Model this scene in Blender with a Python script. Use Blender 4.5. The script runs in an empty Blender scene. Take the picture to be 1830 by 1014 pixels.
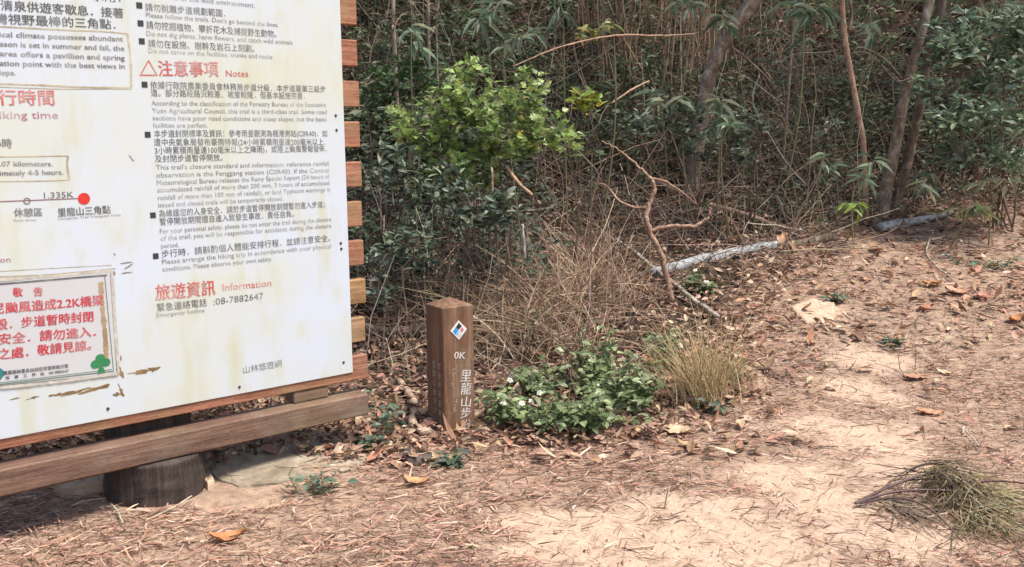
import bpy, math, random
import numpy as np
from math import radians, sin, cos, pi
rng = np.random.default_rng(7); random.seed(7)
S = bpy.context.scene; COL = S.collection

# ------------------------------------------------------------ camera, sky, sun, exposure
F_PX, PITCH, ROLL, CAM_H = 1702.0, radians(8.91), radians(0.481), 1.5
Fv = np.array([0, cos(PITCH), -sin(PITCH)]); R0 = np.array([1., 0, 0]); D0 = np.array([0, -sin(PITCH), -cos(PITCH)])
Rv = R0*cos(ROLL) + D0*sin(ROLL); Dv = D0*cos(ROLL) - R0*sin(ROLL); O = np.array([0, 0, CAM_H])
import mathutils
cam = bpy.data.cameras.new('camera'); camo = bpy.data.objects.new('camera', cam); COL.objects.link(camo)
M4 = mathutils.Matrix.Identity(4)
for i in range(3):
    M4[i][0], M4[i][1], M4[i][2], M4[i][3] = Rv[i], -Dv[i], -Fv[i], O[i]
camo.matrix_world = M4
cam.sensor_width = 36; cam.lens = 36*F_PX/1830; cam.clip_end = 400; cam.clip_start = .05
S.camera = camo
SUN_EL, SUN_AZ = radians(66), radians(112)          # azimuth clockwise from +Y: behind the camera, to the right
w = bpy.data.worlds.new('World'); S.world = w; w.use_nodes = True
nt = w.node_tree; bgn = nt.nodes['Background']
sky = nt.nodes.new('ShaderNodeTexSky'); sky.sky_type = 'NISHITA'; sky.sun_disc = False
sky.sun_elevation = SUN_EL; sky.sun_rotation = SUN_AZ; sky.air_density = 1.0; sky.dust_density = 3.0; sky.ozone_density = 1.0
nt.links.new(sky.outputs[0], bgn.inputs[0]); bgn.inputs[1].default_value = 0.10
sl = bpy.data.lights.new('sun', 'SUN'); sl.energy = 2.6; sl.angle = radians(14); sl.color = (1, .95, .87)
so = bpy.data.objects.new('sun', sl); COL.objects.link(so)
sd = mathutils.Vector((sin(SUN_AZ)*cos(SUN_EL), cos(SUN_AZ)*cos(SUN_EL), sin(SUN_EL)))
so.rotation_euler = sd.to_track_quat('Z', 'Y').to_euler(); so.location = (3, -4, 8)
S.view_settings.view_transform = 'Standard'; S.view_settings.look = 'None'
S.view_settings.exposure = 1.02; S.view_settings.gamma = 1; S.view_settings.use_curve_mapping = False

# ------------------------------------------------------------ terrain height and pixel helpers
def sp(t, k=.35):
    return k*np.logaddexp(0, np.asarray(t, float)/k)
def H(x, y):
    x = np.asarray(x, float); y = np.asarray(y, float)
    B = 7.6 + .55*np.clip(x+1.5, 0, 4)
    z = .15*(sp(y-4.6) - sp(y-16)) + .62*(sp(y-B) - sp(y-B-7))
    z = z + .012*np.sin(2.3*x+1.1*y) + .010*np.sin(3.7*y-1.9*x+1) + .006*np.sin(7.1*x+5.3*y) 
    return z - .012*np.sin(2.3*-1.54+1.1*3.74)
def rays(px, py):
    px = np.atleast_1d(np.asarray(px, float)); py = np.atleast_1d(np.asarray(py, float))
    return Fv + Rv*((px-915)/F_PX)[:, None] + Dv*((py-507)/F_PX)[:, None]
def Gn(px, py):
    r = rays(px, py); n = len(r); ts = np.linspace(1.5, 20, 240)
    P = O + r[:, None, :]*ts[None, :, None]
    below = P[..., 2] < H(P[..., 0], P[..., 1])
    i = np.where(below.any(1), below.argmax(1), 239); i = np.clip(i, 1, 239)
    a, b = ts[i-1], ts[i]
    for _ in range(14):
        m = (a+b)/2; Q = O + r*m[:, None]; lo = Q[:, 2] < H(Q[:, 0], Q[:, 1])
        b = np.where(lo, m, b); a = np.where(lo, a, m)
    return O + r*b[:, None]
def G(px, py): return Gn(px, py)[0]
def at(px, py, y):
    r = rays(px, py)[0]; return O + r*(y/r[1])
def ground(x, y): return np.array([x, y, float(H(x, y))])
def proj(P):
    q = np.asarray(P) - O; d = q@Fv
    return 915+F_PX*(q@Rv)/d, 507+F_PX*(q@Dv)/d

# ------------------------------------------------------------ mesh builder
def nrm(v): return v/np.maximum(np.linalg.norm(v, axis=-1, keepdims=True), 1e-9)
class MB:
    def __init__(s): s.v = []; s.f = []; s.c = []; s.n = 0
    def add(s, v, f, col=(1, 1, 1)):
        v = np.asarray(v, float).reshape(-1, 3)
        c = np.broadcast_to(np.asarray(col, float), (len(v), 3))
        s.v.append(v); s.c.append(c)
        fl = f if isinstance(f, list) else [f]
        by = {}
        for x in fl:
            x = np.asarray(x, int)
            if x.ndim == 2: s.f.append(x+s.n)
            else: by.setdefault(len(x), []).append(x)
        for k in by: s.f.append(np.array(by[k])+s.n)
        s.n += len(v)
    def build(s, name, mat, parent=None, origin=(0, 0, 0), smooth=False):
        me = bpy.data.meshes.new(name); o = bpy.data.objects.new(name, me); COL.objects.link(o)
        v = np.concatenate(s.v) - np.asarray(origin, float); c = np.concatenate(s.c)
        me.vertices.add(len(v)); me.vertices.foreach_set('co', v.ravel())
        tot = np.concatenate([np.full(len(f), f.shape[1]) for f in s.f]); idx = np.concatenate([f.ravel() for f in s.f])
        me.loops.add(len(idx)); me.loops.foreach_set('vertex_index', idx.astype(np.int32))
        me.polygons.add(len(tot)); me.polygons.foreach_set('loop_start', np.concatenate([[0], np.cumsum(tot)[:-1]]).astype(np.int32))
        me.polygons.foreach_set('loop_total', tot.astype(np.int32))
        me.polygons.foreach_set('use_smooth', np.full(len(tot), smooth))
        at_ = me.color_attributes.new('Col', 'FLOAT_COLOR', 'POINT')
        at_.data.foreach_set('color', np.concatenate([c, np.ones((len(c), 1))], 1).ravel().astype(np.float32))
        me.update(calc_edges=True); me.validate()
        me.materials.append(mat)
        if parent is not None: o.parent = parent
        else: o.location = origin
        return o
    def box(s, x0, x1, y0, y1, z0, z1, bev=.006, col=(1, 1, 1)):
        b = bev; xs = (x0, x0+b, x1-b, x1); ys = (y0, y0+b, y1-b, y1); zs = (z0, z0+b, z1-b, z1)
        V = []; I = {}
        def vid(p):
            if p not in I: I[p] = len(V); V.append(p)
            return I[p]
        F = []
        X, Y, Z = (xs[1], xs[2]), (ys[1], ys[2]), (zs[1], zs[2])
        q = lambda *p: F.append([vid(a) for a in p])
        for z, o in ((z0, 1), (z1, 0)):
            p = [(X[0], Y[0], z), (X[1], Y[0], z), (X[1], Y[1], z), (X[0], Y[1], z)]; q(*(p[::-1] if o else p))
        for y, o in ((y0, 0), (y1, 1)):
            p = [(X[0], y, Z[0]), (X[1], y, Z[0]), (X[1], y, Z[1]), (X[0], y, Z[1])]; q(*(p[::-1] if o else p))
        for x, o in ((x0, 1), (x1, 0)):
            p = [(x, Y[0], Z[0]), (x, Y[1], Z[0]), (x, Y[1], Z[1]), (x, Y[0], Z[1])]; q(*(p[::-1] if o else p))
        for i, x in enumerate((x0, x1)):
            for j, y in enumerate((y0, y1)):
                q((x, Y[j], Z[0]), (x, Y[j], Z[1]), (X[i], y, Z[1]), (X[i], y, Z[0]))
                for k, z in enumerate((z0, z1)): q((x, Y[j], Z[k]), (X[i], y, Z[k]), (X[i], Y[j], z))
            for k, z in enumerate((z0, z1)): q((x, Y[0], Z[k]), (x, Y[1], Z[k]), (X[i], Y[1], z), (X[i], Y[0], z))
        for j, y in enumerate((y0, y1)):
            for k, z in enumerate((z0, z1)): q((X[0], y, Z[k]), (X[1], y, Z[k]), (X[1], Y[j], z), (X[0], Y[j], z))
        s.add(V, F, col)
    def tubes(s, P, R, sides=3, col=(1, 1, 1), cap=False):
        P = np.asarray(P, float); R = np.asarray(R, float)
        if P.ndim == 2: P = P[None]; R = R[None]
        N, K, _ = P.shape; R = np.broadcast_to(R, (N, K))
        T = nrm(np.gradient(P, axis=1))
        ref = np.where(np.abs(T[:, :1, 2:3]) < .8, np.array([0, 0, 1.]), np.array([1., 0.3, 0])); ref = np.broadcast_to(ref, P.shape)
        A = nrm(np.cross(T, ref)); B = np.cross(T, A)
        an = np.arange(sides)*2*pi/sides
        V = P[:, :, None, :] + R[:, :, None, None]*(A[:, :, None, :]*np.cos(an)[:, None] + B[:, :, None, :]*np.sin(an)[:, None])
        i = np.arange(K-1)[:, None]*sides; j = np.arange(sides)[None]; j2 = (j+1) % sides
        q = np.stack([i+j, i+j2, i+sides+j2, i+sides+j], -1).reshape(-1, 4)
        f = (q[None] + (np.arange(N)*K*sides)[:, None, None]).reshape(-1, 4)
        col = np.asarray(col, float)
        if col.ndim == 2: col = np.repeat(col, K*sides, 0)
        fl = [f]
        if cap and sides > 2:
            e = [np.arange(sides)[::-1][None] + (np.arange(N)*K*sides)[:, None], np.arange(sides)[None] + ((np.arange(N)+1)*K*sides-sides)[:, None]]
            fl += e
        s.add(V.reshape(-1, 3), fl, col)
    def leaves(s, tmpl, pos, dr, up, length, width, col, bend=0.):
        tv, tf = tmpl; pos = np.asarray(pos, float); n = len(pos)
        Y = nrm(np.asarray(dr, float)); X = nrm(np.cross(Y, np.asarray(up, float)+1e-4)); Z = np.cross(X, Y)
        L = np.broadcast_to(length, (n,))[:, None, None]; W = np.broadcast_to(width, (n,))[:, None, None]
        bz = tv[None, :, 2:3] - np.broadcast_to(bend, (n,))[:, None, None]*tv[None, :, 1:2]**2
        V = pos[:, None] + X[:, None]*tv[None, :, 0:1]*W + Y[:, None]*tv[None, :, 1:2]*L + Z[:, None]*bz*L
        m = len(tv); off = (np.arange(n)*m)[:, None, None]
        fl = [(np.asarray(f)[None] + off).reshape(-1, np.asarray(f).shape[1]) for f in tf]
        s.add(V.reshape(-1, 3), fl, np.repeat(np.asarray(col, float), m, 0))

def leaf_t(prof, fold=.12):
    ys = [p[0] for p in prof]; v = [(0, 0, 0)]
    for y, wd in prof: v += [(0, y, 0), (-wd, y, fold*wd), (wd, y, fold*wd)]
    v.append((0, 1, 0)); n = len(prof); q = []; t = [(0, 3, 1), (0, 1, 2)]
    for i in range(n-1):
        a = 1+3*i; b = a+3
        q += [(a, a+2, b+2, b), (a+1, a, b, b+1)]
    a = 1+3*(n-1); e = len(v)-1
    t += [(a, a+2, e), (a+1, a, e)]
    return np.array(v, float), [np.array(t)] + ([np.array(q)] if q else [])
LANCE = leaf_t([(.12, .32), (.4, .5), (.75, .3)], .25)
OVATE = leaf_t([(.15, .32), (.45, .5), (.75, .3)], .2)
OBOV = leaf_t([(.3, .22), (.65, .5), (.9, .33)], .2)
def lobed():
    half = [(.02, .0), (.22, .12), (.30, .22), (.50, .30), (.30, .42), (.44, .62), (.22, .70), (.12, .86)]
    v = [(0, .0, 0), (0, .3, 0), (0, .6, 0), (0, 1, 0)]; n0 = len(v)
    for x, y in half: v.append((x, y, .18*x))
    m = len(half)
    for x, y in half: v.append((-x, y, .18*x))
    t = []
    for o in (n0, n0+m):
        ch = [0]+[o+i for i in range(m)]+[3]; ctr = [0, 1, 1, 1, 1, 2, 2, 2, 2, 3]
        for i in range(1, m+1):
            y = v[ch[i]][1]; c = 1 if y < .45 else 2
            t.append((c, ch[i], ch[i+1]) if o == n0 else (c, ch[i+1], ch[i]))
        t.append((0, n0, 1) if o == n0 else (0, 1, n0+m))
        t.append((1, o+4, 2) if o == n0 else (1, 2, o+4))
    return np.array(v, float), [np.array(t)]
LOBED = lobed()
STRIP = (np.array([(-.5, 0, 0), (.5, 0, 0), (-.5, .35, .05), (.5, .35, .05), (-.42, .7, .04), (.42, .7, .04), (0, 1, 0)], float),
         [np.array([(0, 1, 3, 2), (2, 3, 5, 4)]), np.array([(4, 5, 6)])])
def sickle():                                       # curved acacia leaf
    v = []; K = 5
    for i in range(K):
        t = i/(K-1); w_ = .5*math.sin(pi*(.08+.84*t))**.7; cx = 2.2*(t-.5)**2
        v += [(cx-w_, t, .015), (cx+w_, t, -.015)]
    return np.array(v, float), [np.array([(2*i, 2*i+1, 2*i+3, 2*i+2) for i in range(K-1)])]
SICKLE = sickle()

def rdir(n, zlo=-1, zhi=1):
    z = rng.uniform(zlo, zhi, n); a = rng.uniform(0, 2*pi, n); r = np.sqrt(np.maximum(0, 1-z*z))
    return np.stack([r*np.cos(a), r*np.sin(a), z], 1)
def pal(n, cols, wts=None, var=.2):
    cols = np.array(cols, float); i = rng.choice(len(cols), n, p=None if wts is None else np.array(wts)/np.sum(wts))
    return cols[i]*rng.uniform(1-var, 1+var, (n, 1))*rng.uniform(.93, 1.07, (n, 3))
def smooth_path(pts, k=6):
    p = np.asarray(pts, float); n = len(p)
    q = np.vstack([2*p[0]-p[1], p, 2*p[-1]-p[-2]]); out = []
    for i in range(n-1):
        a, b, c, d = q[i], q[i+1], q[i+2], q[i+3]
        for t in np.arange(k)/k:
            out.append(.5*((2*b)+(-a+c)*t+(2*a-5*b+4*c-d)*t*t+(-a+3*b-3*c+d)*t**3))
    out.append(p[-1]); return np.array(out)

def trunk_mb(path, radii, sides=14, seed=0, amp=.10, col=(1, 1, 1), kink=0.):
    P = smooth_path(path, 7); P = P+kink*np.random.default_rng(seed+5).normal(0, 1, P.shape)*max(radii); R_ = np.interp(np.linspace(0, 1, len(P)), np.linspace(0, 1, len(radii)), radii); rg = np.random.default_rng(seed)
    q = MB(); q.tubes(P, R_, sides, col, cap=True); V = q.v[0].reshape(len(P), sides, 3); C = P[:, None]
    f_ = 1+amp*rg.normal(0, .6, (len(P), sides)); f_ = (f_+np.roll(f_, 1, 1)+np.roll(f_, 1, 0))/3
    q.v[0] = (C+(V-C)*f_[..., None]).reshape(-1, 3); return q, P

# ------------------------------------------------------------ tagging
def tag(o, label=None, cat=None, group=None, kind=None):
    if label: o['label'] = label
    if cat: o['category'] = cat
    if group: o['group'] = group
    if kind: o['kind'] = kind
    return o
def thing(name, label, cat, loc, group=None, rz=0):
    o = bpy.data.objects.new(name, None); COL.objects.link(o); o.location = loc; o.rotation_euler = (0, 0, rz)
    o.empty_display_size = .1
    return tag(o, label, cat, group)

# ------------------------------------------------------------ materials
def nodes(name):
    m = bpy.data.materials.new(name); m.use_nodes = True; t = m.node_tree
    return m, t, t.nodes['Principled BSDF'], t.nodes['Material Output']
def N(t, typ, **kw):
    n = t.nodes.new(typ)
    for k, v in kw.items(): setattr(n, k, v)
    return n
def mixc(t, fac, a, b, bt='MIX'):
    n = N(t, 'ShaderNodeMix', data_type='RGBA', blend_type=bt)
    for s_, v in ((0, fac), (6, a), (7, b)):
        if hasattr(v, 'is_linked') or hasattr(v, 'links'): t.links.new(v, n.inputs[s_])
        else: n.inputs[s_].default_value = v if s_ == 0 else (*v, 1)
    return n.outputs[2]
def noise(t, scale, detail=4, vec=None, rough=.6, dist=0.):
    n = N(t, 'ShaderNodeTexNoise'); n.inputs['Scale'].default_value = scale; n.inputs['Detail'].default_value = detail
    n.inputs['Roughness'].default_value = rough; n.inputs['Distortion'].default_value = dist
    if vec is not None: t.links.new(vec, n.inputs['Vector'])
    return n.outputs[0]
def ramp(t, fac, stops):
    n = N(t, 'ShaderNodeValToRGB'); cr = n.color_ramp
    while len(cr.elements) < len(stops): cr.elements.new(.5)
    for e, (p, c) in zip(cr.elements, stops):
        e.position = p; e.color = (*c, 1) if len(c) == 3 else c
    t.links.new(fac, n.inputs[0]); return n.outputs[0]
def coords(t, scale=(1, 1, 1), kind='Object'):
    tc = N(t, 'ShaderNodeTexCoord'); mp = N(t, 'ShaderNodeMapping'); mp.inputs['Scale'].default_value = scale
    t.links.new(tc.outputs[kind], mp.inputs[0]); return mp.outputs[0]
def bump(t, bs, h, strength=.4, dist=.01):
    b = N(t, 'ShaderNodeBump'); b.inputs['Strength'].default_value = strength; b.inputs['Distance'].default_value = dist
    t.links.new(h, b.inputs['Height']); t.links.new(b.outputs[0], bs.inputs['Normal'])
def leaf_mat(name, trans=.3, rough=.45, spec=.4, nscale=25):
    m, t, bs, out = nodes(name)
    a = N(t, 'ShaderNodeAttribute', attribute_name='Col')
    g = noise(t, nscale, 3, coords(t)); v = ramp(t, g, [(.3, (.72, .72, .72)), (.7, (1.2, 1.2, 1.15))])
    c = mixc(t, 1., a.outputs[0], v, 'MULTIPLY')
    t.links.new(c, bs.inputs['Base Color']); bs.inputs['Roughness'].default_value = rough
    bs.inputs['Specular IOR Level'].default_value = spec
    if trans > 0:
        tr = N(t, 'ShaderNodeBsdfTranslucent'); t.links.new(c, tr.inputs[0])
        mx = N(t, 'ShaderNodeMixShader'); mx.inputs[0].default_value = trans
        t.links.new(bs.outputs[0], mx.inputs[1]); t.links.new(tr.outputs[0], mx.inputs[2]); t.links.new(mx.outputs[0], out.inputs[0])
    return m
M_leaf = leaf_mat('green_leaf', .35, .42, .5)
M_dark = leaf_mat('deep_green_leaf', .25, .5, .3)
M_dry = leaf_mat('dry_leaf', .18, .75, .15)
M_litter = leaf_mat('litter', .08, .85, .1, 40)
M_straw = leaf_mat('straw', .2, .7, .2)
M_twig = leaf_mat('twig_bark', 0, .85, .12, 30)
M_petal = leaf_mat('petal', .2, .6, .2)
def bark_mat(name, dark, mid, light, scale=9, stretch=.25, b=.6):
    m, t, bs, out = nodes(name)
    c = coords(t, (1, 1, stretch)); n1 = noise(t, scale, 6, c, .65, .6); n2 = noise(t, scale*5, 4, c)
    col = ramp(t, n1, [(.28, dark), (.5, mid), (.72, light)])
    col = mixc(t, .5, col, ramp(t, n2, [(.3, (.5, .5, .5)), (.7, (1.3, 1.3, 1.3))]), 'MULTIPLY')
    a = N(t, 'ShaderNodeAttribute', attribute_name='Col'); col = mixc(t, 1., col, a.outputs[0], 'MULTIPLY')
    t.links.new(col, bs.inputs['Base Color']); bs.inputs['Roughness'].default_value = .9; bs.inputs['Specular IOR Level'].default_value = .15
    bump(t, bs, n1, b, .02); return m
M_bark = bark_mat('grey_brown_bark', (.12, .09, .065), (.30, .23, .17), (.60, .51, .41), 16, .6)
M_pale = bark_mat('bleached_bark', (.10, .085, .07), (.36, .345, .33), (.56, .56, .56), 16, .8, .8)
M_tan = bark_mat('peeled_branch', (.20, .12, .085), (.42, .27, .19), (.62, .46, .33), 22, .6, .5)
def wood_mat(name, a_, b_, c_, axis=0, weather=.35, green=.0):
    m, t, bs, out = nodes(name)
    st = [14, 14, 14]; st[axis] = .9
    c = coords(t, tuple(st)); n1 = noise(t, 1.6, 5, c, .6, 1.2); n2 = noise(t, 6, 4, c)
    col = ramp(t, n1, [(.25, a_), (.5, b_), (.75, c_)])
    col = mixc(t, .6, col, ramp(t, n2, [(.35, (.5, .5, .5)), (.65, (1.3, 1.3, 1.3))]), 'MULTIPLY')
    n4 = noise(t, 22, 3, coords(t, tuple(2.2 if k == axis else 14 for k in range(3)))); col = mixc(t, .55, col, ramp(t, n4, [(.36, (.45, .43, .42)), (.5, (1, 1, 1)), (.66, (1.25, 1.25, 1.25))]), 'MULTIPLY')
    o = coords(t); big = noise(t, 3.1, 5, o, .65)
    col = mixc(t, ramp(t, big, [(.5, (0, 0, 0)), (.72, (weather,)*3)]), col, (.30, .25, .20))
    big2 = noise(t, 5.3, 6, o, .7, .5)
    col = mixc(t, ramp(t, big2, [(.62, (0, 0, 0)), (.75, (.5,)*3)]), col, (.13, .11, .08))
    if green: col = mixc(t, ramp(t, noise(t, 2.4, 4, o), [(.5, (0, 0, 0)), (.68, (green,)*3)]), col, (.32, .30, .13))
    t.links.new(col, bs.inputs['Base Color']); bs.inputs['Roughness'].default_value = .72; bs.inputs['Specular IOR Level'].default_value = .25
    bump(t, bs, n2, .35, .004); return m
M_slat = wood_mat('stained_slat_wood', (.25, .105, .062), (.36, .16, .095), (.45, .23, .14), 0, .3, .45)
M_slaty = wood_mat('yellowed_slat_wood', (.24, .13, .06), (.36, .21, .10), (.45, .28, .14), 0, .3, .7)
M_beam = wood_mat('weathered_beam_wood', (.12, .066, .046), (.185, .108, .076), (.26, .165, .12), 0, .5, .15)
M_postwood = wood_mat('grey_post_wood', (.03, .022, .018), (.058, .043, .036), (.10, .075, .062), 2, .08)
M_mile = wood_mat('milepost_wood', (.115, .062, .038), (.20, .11, .066), (.30, .185, .115), 2, .6, .05)
def plain(name, col, rough=.6, var=.12, scale=30, metal=0):
    m, t, bs, out = nodes(name)
    g = noise(t, scale, 4, coords(t)); lo = tuple(x*(1-var) for x in col); hi = tuple(min(1, x*(1+var)) for x in col)
    t.links.new(ramp(t, g, [(.3, lo), (.7, hi)]), bs.inputs['Base Color']); bs.inputs['Roughness'].default_value = rough
    bs.inputs['Metallic'].default_value = metal
    return m
def ink(name, col, fade=.0, under=(.72, .74, .70), scale=14):
    m, t, bs, out = nodes(name)
    g = noise(t, scale, 5, coords(t), .6)
    f = ramp(t, g, [(.42, (0, 0, 0)), (.62, (fade,)*3)])
    t.links.new(mixc(t, f, col, under), bs.inputs['Base Color']); bs.inputs['Roughness'].default_value = .6
    return m
def stone_mat(name, a_, b_, c_):
    m, t, bs, out = nodes(name)
    o = coords(t); n1 = noise(t, 6, 7, o, .65); n2 = noise(t, 40, 4, o)
    col = mixc(t, .5, ramp(t, n1, [(.3, a_), (.5, b_), (.7, c_)]), ramp(t, n2, [(.3, (.6, .6, .6)), (.7, (1.25, 1.25, 1.25))]), 'MULTIPLY')
    t.links.new(col, bs.inputs['Base Color']); bs.inputs['Roughness'].default_value = .9; bs.inputs['Specular IOR Level'].default_value = .2
    bump(t, bs, n1, .6, .02); return m
M_stone = stone_mat('mossy_stone', (.16, .125, .085), (.29, .235, .17), (.42, .35, .26))
M_conc = stone_mat('footing_concrete', (.055, .043, .036), (.095, .074, .062), (.15, .12, .10))
M_sandstone = stone_mat('sandy_stone', (.40, .28, .19), (.52, .38, .27), (.60, .46, .33))

# ------------------------------------------------------------ ground
EDGE_PX = [(690, 800), (760, 790), (880, 750), (980, 775), (1100, 765), (1200, 735), (1310, 690), (1335, 610), (1350, 540), (1420, 480), (1500, 425), (1620, 412), (1830, 392)]
EP = Gn([p[0] for p in EDGE_PX], [p[1] for p in EDGE_PX])
EP = np.vstack([EP[:, :2], [(-3.33, 2.75), (-1.12, 4.56)]])   # the brush also closes in behind the board
order = np.argsort(EP[:, 0]); EX, EY = EP[order, 0], EP[order, 1]
def edge_y(x): return np.interp(x, EX, EY)
SAND = [((1200, 960), .8, .26), ((1500, 900), .5, .25), ((1480, 770), .35, .35), ((1540, 700), .28, .4), ((1600, 840), .3, .25), ((1330, 985), 1.05, .34), ((1060, 930), .50, .20), ((1440, 860), .42, .30), ((1560, 960), .5, .22), ((960, 985), .4, .15), ((1560, 640), .26, .42), ((1480, 560), .18, .28), ((1240, 905), .45, .2), ((1700, 870), .3, .25), ((1590, 785), .3, .35)]
SANDP = [(G(*p), a*.9, b*.9) for p, a, b in SAND]
def sandiness(x, y):
    x = np.asarray(x, float); y = np.asarray(y, float); s = np.zeros_like(x)
    for P, a, b in SANDP: s = np.maximum(s, np.exp(-(((x-P[0])/a)**2 + ((y-P[1])/b)**2)*1.1))
    nz = .5+.3*np.sin(9*x+4*y+np.sin(5*y))+.3*np.sin(13*y-7*x+2*np.sin(6*x))+.2*np.sin(27*x+5*np.sin(9*y))*np.sin(31*y)
    return np.clip(s*1.35-.25+.6*(nz-.5)*np.clip(s*3, 0, 1), 0, 1)
def grid_axis(stops):
    out = []
    for a, b, d in stops: out += list(np.arange(a, b-1e-6, d))
    return np.array(out+[stops[-1][1]])
gx = grid_axis([(-60, -12, 4), (-12, -4, .5), (-4, -2, .12), (-2, 3.4, .03), (3.4, 7, .12), (7, 12, .5), (12, 60, 4)])
gy = grid_axis([(-60, -4, 4), (-4, 2, .5), (2, 3, .1), (3, 7, .03), (7, 16, .12), (16, 24, .5), (24, 80, 4)])
X, Y = np.meshgrid(gx, gy, indexing='ij'); Z = H(X, Y)
near = (np.abs(X) < 8) & (Y > 2) & (Y < 16)
micro = (np.sin(23*X+11*Y+np.sin(17*Y))*np.sin(19*Y-13*X+np.sin(21*X)))*.004 + rng.normal(0, .0015, X.shape)
Z = Z + np.where(near, micro - .004, -.004)
nx, ny = X.shape; ii = np.arange(nx-1)[:, None]*ny+np.arange(ny-1)[None]
fq = np.stack([ii, ii+ny, ii+ny+1, ii+1], -1).reshape(-1, 4)
mb = MB(); sa = sandiness(X, Y)*(Y < edge_y(X)+.3)
thicket_shade = np.clip((Y-edge_y(X))/.8, 0, 1)  # mask for the shade painted into the soil under the thicket
mb.add(np.stack([X, Y, Z], -1).reshape(-1, 3), [fq], np.stack([sa, thicket_shade, 0*sa], -1).reshape(-1, 3))
m, t, bs, out = nodes('trail_soil')
a = N(t, 'ShaderNodeAttribute', attribute_name='Col'); sep = N(t, 'ShaderNodeSeparateColor'); t.links.new(a.outputs[0], sep.inputs[0])
o = coords(t); n1 = noise(t, 3.5, 8, o, .7); n2 = noise(t, 45, 5, o, .7); n3 = noise(t, 14, 6, o, .65)
sand = ramp(t, n3, [(.25, (.40, .28, .20)), (.5, (.51, .365, .265)), (.75, (.58, .425, .32))])
soil = ramp(t, n3, [(.25, (.18, .115, .085)), (.5, (.345, .24, .172)), (.75, (.48, .345, .255))])
dark = ramp(t, n3, [(.3, (.022, .015, .011)), (.7, (.085, .057, .042))])  # dark brown soil, deepened to paint in shade between the stems
ad = N(t, 'ShaderNodeMath', operation='ADD'); t.links.new(sep.outputs[0], ad.inputs[0])
sb = N(t, 'ShaderNodeMath', operation='MULTIPLY_ADD'); t.links.new(n1, sb.inputs[0]); sb.inputs[1].default_value = .9; sb.inputs[2].default_value = -.45
t.links.new(sb.outputs[0], ad.inputs[1])
c = mixc(t, ramp(t, ad.outputs[0], [(.05, (0, 0, 0)), (.75, (1, 1, 1))]), soil, sand)
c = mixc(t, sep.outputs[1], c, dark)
c = mixc(t, .55, c, ramp(t, n2, [(.28, (.5, .5, .5)), (.5, (1, 1, 1)), (.75, (1.2, 1.2, 1.2))]), 'MULTIPLY')
t.links.new(c, bs.inputs['Base Color']); bs.inputs['Roughness'].default_value = .95; bs.inputs['Specular IOR Level'].default_value = .1
mxh = N(t, 'ShaderNodeMath', operation='MULTIPLY_ADD'); t.links.new(noise(t, 9, 5, o, .6), mxh.inputs[0]); mxh.inputs[1].default_value = 2.2; t.links.new(n2, mxh.inputs[2])
bump(t, bs, mxh.outputs[0], .6, .014)
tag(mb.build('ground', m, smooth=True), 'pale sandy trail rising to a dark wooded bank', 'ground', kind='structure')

# ------------------------------------------------------------ leaf litter
def in_board(x, y):                                 # keeps litter off the footing
    return (np.abs(x+1.3) < .32) & (np.abs(y-4.0) < .3)
mb = MB(); n = 105000
yy = 2.6+6.9*rng.random(n)**1.25; xx = rng.uniform(-.62*yy-.7, .62*yy+1.7)
keep = (yy < edge_y(xx)+.9) & ~in_board(xx, yy)
sd_ = sandiness(xx, yy); clump = .5+.5*np.sin(4.1*xx+1.7*np.sin(3*yy))*np.sin(3.3*yy+1.3*np.sin(2.6*xx))
keep &= rng.random(n) < np.clip(1-1.05*sd_, .10, 1)*(.3+.7*clump)
xx, yy, sd_ = xx[keep], yy[keep], sd_[keep]; n = len(xx)
zz = H(xx, yy) + rng.uniform(.001, .018, n)*(1-.7*sd_)
an = rng.normal(0.1, .9, n); dr = np.stack([np.cos(an)*rng.choice([-1, 1], n), np.sin(an), rng.normal(0, .10, n)], 1)
up = np.stack([rng.normal(0, .35, n), rng.normal(0, .35, n), np.ones(n)], 1)
cl = pal(n, [(.50, .31, .235), (.39, .225, .17), (.58, .405, .31), (.28, .165, .125), (.13, .08, .06), (.64, .50, .38), (.47, .245, .175)], [5, 4.5, 2.2, 3.5, 2.6, .8, 1.8], .22)
thin = (rng.random(n) < .3+.6*sd_)
cl[thin & (rng.random(n) < .75*sd_+.1)] *= np.array([.42, .40, .42])
L = rng.uniform(.035, .12, n)*rng.uniform(.6, 1, n)
mb.leaves(SICKLE, np.stack([xx, yy, zz], 1), dr, up, L, np.where(thin, rng.uniform(.0022, .004, n), rng.uniform(.0035, .0075, n))*(.7+.07*yy), cl, rng.normal(0, .06, n))
k = 5400; yy = 4.2+5.4*rng.random(k); xx = rng.uniform(-.4*yy, .62*yy+1.6); d_ = edge_y(xx)-yy; sd_ = sandiness(xx, yy)
keep = (d_ > -.6) & (rng.random(k) < np.clip(1.1-.55*d_+.5*np.clip(xx-1.6, 0, 2), .06, 1)) & (sd_ < .4); xx, yy = xx[keep], yy[keep]; k = len(xx); L = rng.uniform(.05, .11, k)
mb.leaves(OVATE, np.stack([xx, yy, H(xx, yy)+rng.uniform(.008, .035, k)], 1), rdir(k, -.12, .2), np.tile([0, 0, 1.], (k, 1))+rng.normal(0, .3, (k, 3)), L, L*rng.uniform(.3, .55, k),
          pal(k, [(.46, .30, .21), (.36, .20, .14), (.58, .43, .30), (.24, .145, .105), (.52, .27, .17)], [4, 3, 2, 3, 1.2], .22), rng.normal(0, .5, k))
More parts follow.
